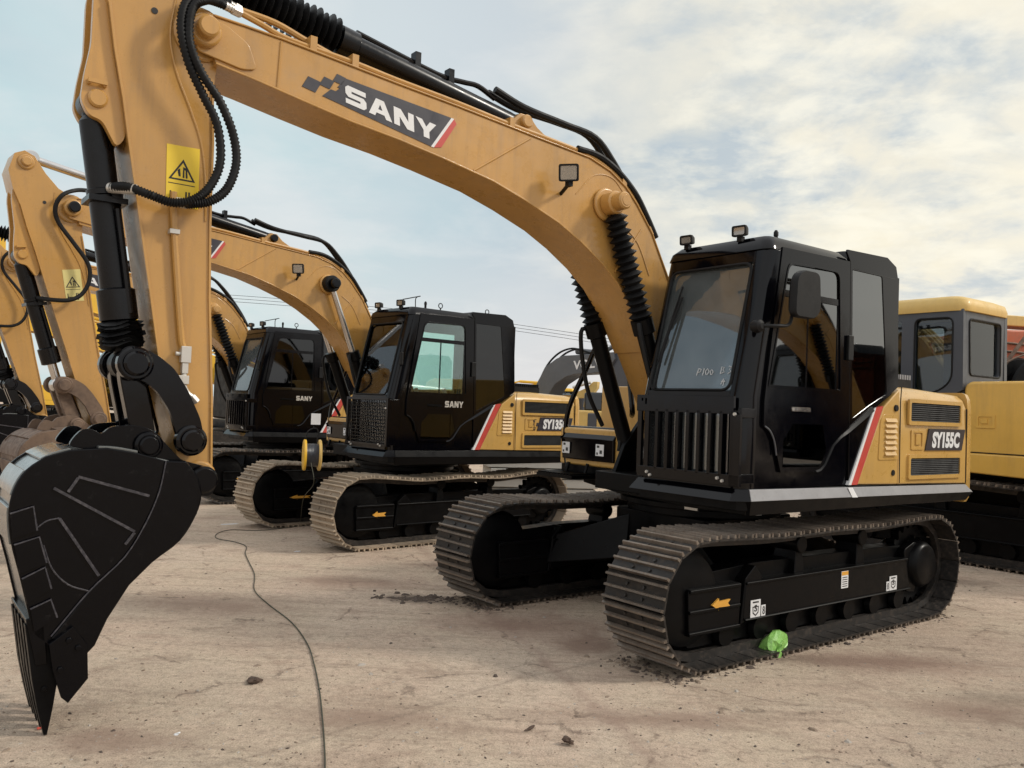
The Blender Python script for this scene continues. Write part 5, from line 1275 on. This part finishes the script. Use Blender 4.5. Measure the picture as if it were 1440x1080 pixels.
for i in range(3200):
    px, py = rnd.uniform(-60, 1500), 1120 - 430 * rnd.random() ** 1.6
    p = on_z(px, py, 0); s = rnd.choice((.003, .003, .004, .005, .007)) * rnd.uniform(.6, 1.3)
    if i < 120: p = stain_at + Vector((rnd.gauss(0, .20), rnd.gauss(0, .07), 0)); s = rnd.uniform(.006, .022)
    if 120 <= i < 900:  # mostly dark crumbs along the track edges, added to stand in for contact shadow
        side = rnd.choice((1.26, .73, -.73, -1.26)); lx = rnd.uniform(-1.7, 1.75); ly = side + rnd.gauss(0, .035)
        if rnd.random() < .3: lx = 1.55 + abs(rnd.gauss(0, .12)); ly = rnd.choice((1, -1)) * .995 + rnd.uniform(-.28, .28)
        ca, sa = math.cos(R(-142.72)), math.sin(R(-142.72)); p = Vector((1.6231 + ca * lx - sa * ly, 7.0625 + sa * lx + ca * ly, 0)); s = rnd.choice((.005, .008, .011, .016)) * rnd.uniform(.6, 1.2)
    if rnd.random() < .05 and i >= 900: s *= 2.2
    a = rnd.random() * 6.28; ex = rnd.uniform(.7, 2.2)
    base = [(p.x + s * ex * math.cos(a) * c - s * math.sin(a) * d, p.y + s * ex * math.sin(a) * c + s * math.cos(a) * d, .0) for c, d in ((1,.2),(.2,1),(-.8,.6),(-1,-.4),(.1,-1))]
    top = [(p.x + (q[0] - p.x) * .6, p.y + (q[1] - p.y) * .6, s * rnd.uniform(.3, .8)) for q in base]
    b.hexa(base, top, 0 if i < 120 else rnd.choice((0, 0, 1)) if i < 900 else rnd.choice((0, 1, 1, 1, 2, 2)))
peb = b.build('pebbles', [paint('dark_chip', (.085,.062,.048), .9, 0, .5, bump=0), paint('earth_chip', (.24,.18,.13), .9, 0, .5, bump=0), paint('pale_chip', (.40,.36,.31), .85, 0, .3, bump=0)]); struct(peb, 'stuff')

# ------------------------------------------------------------------ ground
def ground_mat():
    m, nt, out = nodes('dusty_concrete_ground'); L = nt.links
    tc = N(nt, 'ShaderNodeTexCoord'); v = tc.outputs['Object']
    big = noise(nt, .28, 6, .6, v, .4); mid = noise(nt, 1.1, 9, .68, v, .6); fine = noise(nt, 9, 10, .75, v); grit = noise(nt, 120, 4, .7, v)
    mp = N(nt, 'ShaderNodeMapping'); mp.inputs['Rotation'].default_value = (0, 0, R(22)); mp.inputs['Scale'].default_value = (.5, 3.4, 1); L.new(v, mp.inputs[0])
    streak = noise(nt, 1.6, 9, .7, mp.outputs[0], .5)
    c = ramp(nt, big.outputs[0], [(.30, (.43,.34,.265)), (.48, (.53,.43,.325)), (.62, (.55,.44,.345)), (.75, (.61,.51,.41))]).outputs[0]
    pk = ramp(nt, mid.outputs[0], [(.42, g(0)), (.66, g(.7))]).outputs[0]
    c = mixc(nt, pk, c, (.50, .37, .285))
    st = ramp(nt, streak.outputs[0], [(.50, g(0)), (.72, g(.6))]).outputs[0]
    c = mixc(nt, st, c, (.24, .175, .13))
    blot = noise(nt, 2.6, 10, .72, v, .8)
    bl = ramp(nt, blot.outputs[0], [(.52, g(0)), (.62, g(.3)), (.74, g(.55))]).outputs[0]
    c = mixc(nt, bl, c, (.25, .17, .125))
    pale = noise(nt, 1.9, 10, .74, mp.outputs[0], 1.2)
    pl_ = ramp(nt, pale.outputs[0], [(.54, g(0)), (.70, g(.65))]).outputs[0]
    c = mixc(nt, pl_, c, (.55, .46, .36))
    fs = ramp(nt, fine.outputs[0], [(.28, g(.72)), (.45, g(.95)), (.6, g(1.02)), (.75, g(1.10))]).outputs[0]
    c = mixc(nt, 1.0, c, fs, 'MULTIPLY')
    med = noise(nt, 28, 9, .74, v, .5)
    ms = ramp(nt, med.outputs[0], [(.30, g(.52)), (.43, g(.92)), (.55, g(1.05)), (.70, g(1.22))]).outputs[0]
    c = mixc(nt, 1.0, c, ms, 'MULTIPLY')
    gs = ramp(nt, grit.outputs[0], [(.32, g(.62)), (.5, g(1.04)), (.70, g(1.25))]).outputs[0]
    c = mixc(nt, 1.0, c, gs, 'MULTIPLY')
    for sc2, lo2, hi2, am2 in ((5, .63, .69, .45), (13, .61, .68, .6), (42, .60, .66, .65)):
        fl = noise(nt, sc2, 7, .72, v, .3)
        c = mixc(nt, ramp(nt, fl.outputs[0], [(lo2, g(0)), (hi2, g(am2))]).outputs[0], c, (.19, .14, .105))
    # hairline cracks and scuffs
    cw = N(nt, 'ShaderNodeVectorMath', operation='ADD'); cs_ = N(nt, 'ShaderNodeVectorMath', operation='SCALE'); cs_.inputs['Scale'].default_value = .55; L.new(mid.outputs[1], cs_.inputs[0]); L.new(v, cw.inputs[0]); L.new(cs_.outputs[0], cw.inputs[1])
    vc = N(nt, 'ShaderNodeTexVoronoi', feature='DISTANCE_TO_EDGE'); vc.inputs['Scale'].default_value = .9; L.new(cw.outputs[0], vc.inputs['Vector'])
    cm = mapr(nt, vc.outputs['Distance'], .016, .002, 0, .6)
    mm = N(nt, 'ShaderNodeMath', operation='MULTIPLY'); L.new(cm, mm.inputs[0]); L.new(ramp(nt, blot.outputs[0], [(.46, g(0)), (.58, g(1))]).outputs[0], mm.inputs[1])
    c = mixc(nt, mm.outputs[0], c, (.12, .085, .065))
    # dark grimy specks and oil marks
    vo = N(nt, 'ShaderNodeTexVoronoi'); vo.inputs['Scale'].default_value = 4.5; vo.inputs['Randomness'].default_value = 1
    ds = N(nt, 'ShaderNodeVectorMath', operation='ADD'); L.new(v, ds.inputs[0]); sm = N(nt, 'ShaderNodeVectorMath', operation='SCALE'); sm.inputs['Scale'].default_value = .25; L.new(fine.outputs[1], sm.inputs[0]); L.new(sm.outputs[0], ds.inputs[1]); L.new(ds.outputs[0], vo.inputs['Vector'])
    sp = ramp(nt, vo.outputs['Distance'], [(.035, g(.65)), (.075, g(0))]).outputs[0]
    c = mixc(nt, sp, c, (.07, .052, .04))
    for (cx, cy, rx_, ry_, am) in ((stain_at.x, stain_at.y, .55, .22, .8), (-1.4, 7.6, .5, .25, .5), (1.95, 5.65, .55, .16, .45), (4.6, 8.6, .5, .3, .45), (2.9, 5.0, .5, .2, .35)):
        d1 = N(nt, 'ShaderNodeVectorMath', operation='SUBTRACT'); L.new(ds.outputs[0], d1.inputs[0]); d1.inputs[1].default_value = (cx + .12, cy + .12, .12)
        d2 = N(nt, 'ShaderNodeVectorMath', operation='MULTIPLY'); L.new(d1.outputs[0], d2.inputs[0]); d2.inputs[1].default_value = (1 / rx_, 1 / ry_, 0)
        d3 = N(nt, 'ShaderNodeVectorMath', operation='LENGTH'); L.new(d2.outputs[0], d3.inputs[0])
        d4 = N(nt, 'ShaderNodeMath', operation='MULTIPLY_ADD'); L.new(blot.outputs[0], d4.inputs[0]); d4.inputs[1].default_value = 1.6; L.new(d3.outputs['Value'], d4.inputs[2])
        c = mixc(nt, mapr(nt, d4.outputs[0], 1.0, 1.8, am, 0), c, (.10, .072, .055))
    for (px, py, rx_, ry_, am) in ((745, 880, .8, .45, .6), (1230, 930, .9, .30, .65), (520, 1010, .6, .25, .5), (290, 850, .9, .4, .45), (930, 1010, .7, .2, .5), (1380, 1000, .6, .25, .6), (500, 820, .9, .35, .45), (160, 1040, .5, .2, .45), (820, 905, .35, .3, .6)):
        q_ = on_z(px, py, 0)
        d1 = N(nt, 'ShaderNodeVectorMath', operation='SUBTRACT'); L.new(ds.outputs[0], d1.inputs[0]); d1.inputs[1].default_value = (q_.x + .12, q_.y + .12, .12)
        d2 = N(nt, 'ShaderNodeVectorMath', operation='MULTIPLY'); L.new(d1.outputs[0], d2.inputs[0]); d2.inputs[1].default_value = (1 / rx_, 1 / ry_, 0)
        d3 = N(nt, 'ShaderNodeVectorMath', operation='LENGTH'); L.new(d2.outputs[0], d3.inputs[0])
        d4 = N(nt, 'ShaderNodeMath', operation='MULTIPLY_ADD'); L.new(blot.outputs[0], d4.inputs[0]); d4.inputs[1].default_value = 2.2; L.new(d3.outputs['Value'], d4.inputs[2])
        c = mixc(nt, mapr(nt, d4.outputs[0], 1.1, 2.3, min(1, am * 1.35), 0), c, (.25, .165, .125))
    # slab joints / old wheel marks: wobbling lines across the yard
    sx = N(nt, 'ShaderNodeSeparateXYZ'); L.new(v, sx.inputs[0])
    def line(nx, ny, off, wid, amt, col, c):
        a = N(nt, 'ShaderNodeMath', operation='MULTIPLY'); a.inputs[1].default_value = nx; L.new(sx.outputs[0], a.inputs[0])
        b_ = N(nt, 'ShaderNodeMath', operation='MULTIPLY_ADD'); b_.inputs[1].default_value = ny; L.new(sx.outputs[1], b_.inputs[0]); L.new(a.outputs[0], b_.inputs[2])
        w = N(nt, 'ShaderNodeMath', operation='MULTIPLY_ADD'); w.inputs[1].default_value = .35; L.new(mid.outputs[0], w.inputs[0]); L.new(b_.outputs[0], w.inputs[2])
        d = N(nt, 'ShaderNodeMath', operation='SUBTRACT'); d.inputs[1].default_value = off; L.new(w.outputs[0], d.inputs[0])
        ab = N(nt, 'ShaderNodeMath', operation='ABSOLUTE'); L.new(d.outputs[0], ab.inputs[0])
        mr = N(nt, 'ShaderNodeMapRange'); mr.inputs['From Min'].default_value = wid; mr.inputs['From Max'].default_value = 0; mr.inputs['To Max'].default_value = amt; L.new(ab.outputs[0], mr.inputs[0])
        brk = N(nt, 'ShaderNodeMath', operation='MULTIPLY'); L.new(mr.outputs[0], brk.inputs[0]); L.new(ramp(nt, fine.outputs[0], [(.35, g(.2)), (.6, g(1))]).outputs[0], brk.inputs[1])
        return mixc(nt, brk.outputs[0], c, col), brk.outputs[0]
    p, q = on_z(480, 1030, 0), on_z(742, 955, 0); d = (q - p).normalized(); nx, ny = -d.y, d.x
    c, l1 = line(nx, ny, nx * p.x + ny * p.y + .17, .03, .42, (.15, .115, .09), c)
    p, q = on_z(735, 900, 0), on_z(800, 960, 0); d = (q - p).normalized(); nx, ny = -d.y, d.x
    c, l2 = line(nx, ny, nx * p.x + ny * p.y + .17, .09, .45, (.24, .15, .12), c)
    b = N(nt, 'ShaderNodeBsdfPrincipled'); L.new(c, b.inputs['Base Color']); b.inputs['Roughness'].default_value = .9; b.inputs['Specular IOR Level'].default_value = .25
    h = N(nt, 'ShaderNodeMath', operation='MULTIPLY_ADD'); h.inputs[1].default_value = .5; L.new(grit.outputs[0], h.inputs[0]); L.new(fine.outputs[0], h.inputs[2])
    bp = N(nt, 'ShaderNodeBump'); bp.inputs['Strength'].default_value = .85; bp.inputs['Distance'].default_value = .022; L.new(h.outputs[0], bp.inputs['Height']); L.new(bp.outputs[0], b.inputs['Normal'])
    L.new(b.outputs[0], out.inputs[0]); return m
gm = bpy.data.meshes.new('ground'); E = 1500
gm.from_pydata([(-E, -E, 0), (E, -E, 0), (E, E, 0), (-E, E, 0)], [], [(0, 1, 2, 3)]); gm.materials.append(ground_mat())
go = bpy.data.objects.new('ground', gm); COL.objects.link(go); struct(go)

# ------------------------------------------------------------------ light and sky
SUN_DIR = Vector((.80, -.02, .60)).normalized()     # towards the sun: right of the picture, about 37 degrees up
el = math.asin(SUN_DIR.z); az = math.atan2(SUN_DIR.x, SUN_DIR.y)
sd = bpy.data.lights.new('sun', 'SUN'); sd.energy = 1.9; sd.angle = R(8); sd.color = (1, .94, .84)
so = bpy.data.objects.new('sun', sd); COL.objects.link(so); so.rotation_euler = (-SUN_DIR).to_track_quat('-Z', 'Y').to_euler()
w = bpy.data.worlds.new('World'); sc.world = w; w.use_nodes = True
nt = w.node_tree; nt.nodes.clear(); L = nt.links
STR = .1
out = N(nt, 'ShaderNodeOutputWorld'); bg = N(nt, 'ShaderNodeBackground'); bg.inputs[1].default_value = STR; L.new(bg.outputs[0], out.inputs[0])
sky = N(nt, 'ShaderNodeTexSky', sky_type='NISHITA'); sky.sun_disc = False; sky.sun_elevation = el; sky.sun_rotation = az; sky.dust_density = 3; sky.air_density = 1.5
tc = N(nt, 'ShaderNodeTexCoord'); v = tc.outputs['Generated']
sx = N(nt, 'ShaderNodeSeparateXYZ'); L.new(v, sx.inputs[0])
zc = N(nt, 'ShaderNodeMath', operation='MAXIMUM'); zc.inputs[1].default_value = 0; L.new(sx.outputs[2], zc.inputs[0])
za = N(nt, 'ShaderNodeMath', operation='ADD'); za.inputs[1].default_value = .22; L.new(zc.outputs[0], za.inputs[0])
dv = N(nt, 'ShaderNodeVectorMath', operation='DIVIDE'); cb = N(nt, 'ShaderNodeCombineXYZ')
for k in range(3): L.new(za.outputs[0], cb.inputs[k])
L.new(v, dv.inputs[0]); L.new(cb.outputs[0], dv.inputs[1]); cv = dv.outputs[0]
def K(c): return tuple(x / STR for x in c)
grad = ramp(nt, zc.outputs[0], [(0, (.75,.725,.73)), (.09, (.68,.69,.715)), (.20, (.50,.575,.64)), (.44, (.34,.45,.535)), (.62, (.95,.98,1.0)), (1, (1.3,1.3,1.3))])  # last stops, above the frame, brightened to lift the ambient light
n1 = noise(nt, 1.15, 8, .52, cv, .3); n2 = noise(nt, 2.7, 9, .58, cv, .25); n3 = noise(nt, .8, 5, .55, cv, .2); n4 = noise(nt, 6.5, 7, .58, cv, .2)
def dirmask(d, lo, hi):
    d = Vector(d).normalized(); dp = N(nt, 'ShaderNodeVectorMath', operation='DOT_PRODUCT'); L.new(v, dp.inputs[0]); dp.inputs[1].default_value = d
    return mapr(nt, dp.outputs['Value'], lo, hi, 0, 1)
def mul(a, b_):
    m = N(nt, 'ShaderNodeMath', operation='MULTIPLY'); L.new(a, m.inputs[0])
    if isinstance(b_, (int, float)): m.inputs[1].default_value = b_
    else: L.new(b_, m.inputs[1])
    return m.outputs[0]
c = grad.outputs[0]
# cyan clear stretch at the left, grey-blue sheet overhead, broken white cloud, mottled cream cloud around the hidden sun
c = mixc(nt, mul(dirmask((-.55, .85, .22), .78, .99), ramp(nt, n3.outputs[0], [(.35, g(.35)), (.65, g(.9))]).outputs[0]), c, (.58, .75, .76))
c = mixc(nt, ramp(nt, n1.outputs[0], [(.44, g(0)), (.66, g(.62))]).outputs[0], c, (.72,.74,.755))
c = mixc(nt, mul(ramp(nt, n2.outputs[0], [(.46, g(0)), (.68, g(.7))]).outputs[0], .6), c, (.82, .82, .81))
right = dirmask((.60, .74, .33), .76, .96)
c = mixc(nt, mul(right, ramp(nt, n2.outputs[0], [(.34, g(.8)), (.52, g(0))]).outputs[0]), c, (.47, .54, .59))
c = mixc(nt, mul(right, ramp(nt, n2.outputs[0], [(.38, g(.1)), (.52, g(.75)), (.64, g(1))]).outputs[0]), c, (.93, .86, .69))
c = mixc(nt, mul(right, ramp(nt, n4.outputs[0], [(.46, g(0)), (.66, g(.7))]).outputs[0]), c, (1.0, .95, .80))
c = mixc(nt, mul(dirmask((.85, .45, .35), .80, .99), .7), c, (.98, .92, .78))
c = mixc(nt, mul(dirmask((0, -1, .5), .2, .9), .8), c, (1.05, 1.04, 1.02))  # unseen bright sky behind the camera, added as fill light
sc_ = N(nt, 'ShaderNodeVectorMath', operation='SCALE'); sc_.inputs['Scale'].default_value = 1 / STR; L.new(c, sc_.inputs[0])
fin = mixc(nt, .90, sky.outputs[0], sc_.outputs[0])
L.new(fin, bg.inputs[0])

vs = sc.view_settings; sc.display_settings.display_device = 'sRGB'
vs.view_transform = 'Standard'; vs.look = 'None'; vs.exposure = 0.14; vs.gamma = 1.0; vs.use_curve_mapping = False
sc.cycles.max_bounces = 6; sc.cycles.transparent_max_bounces = 16
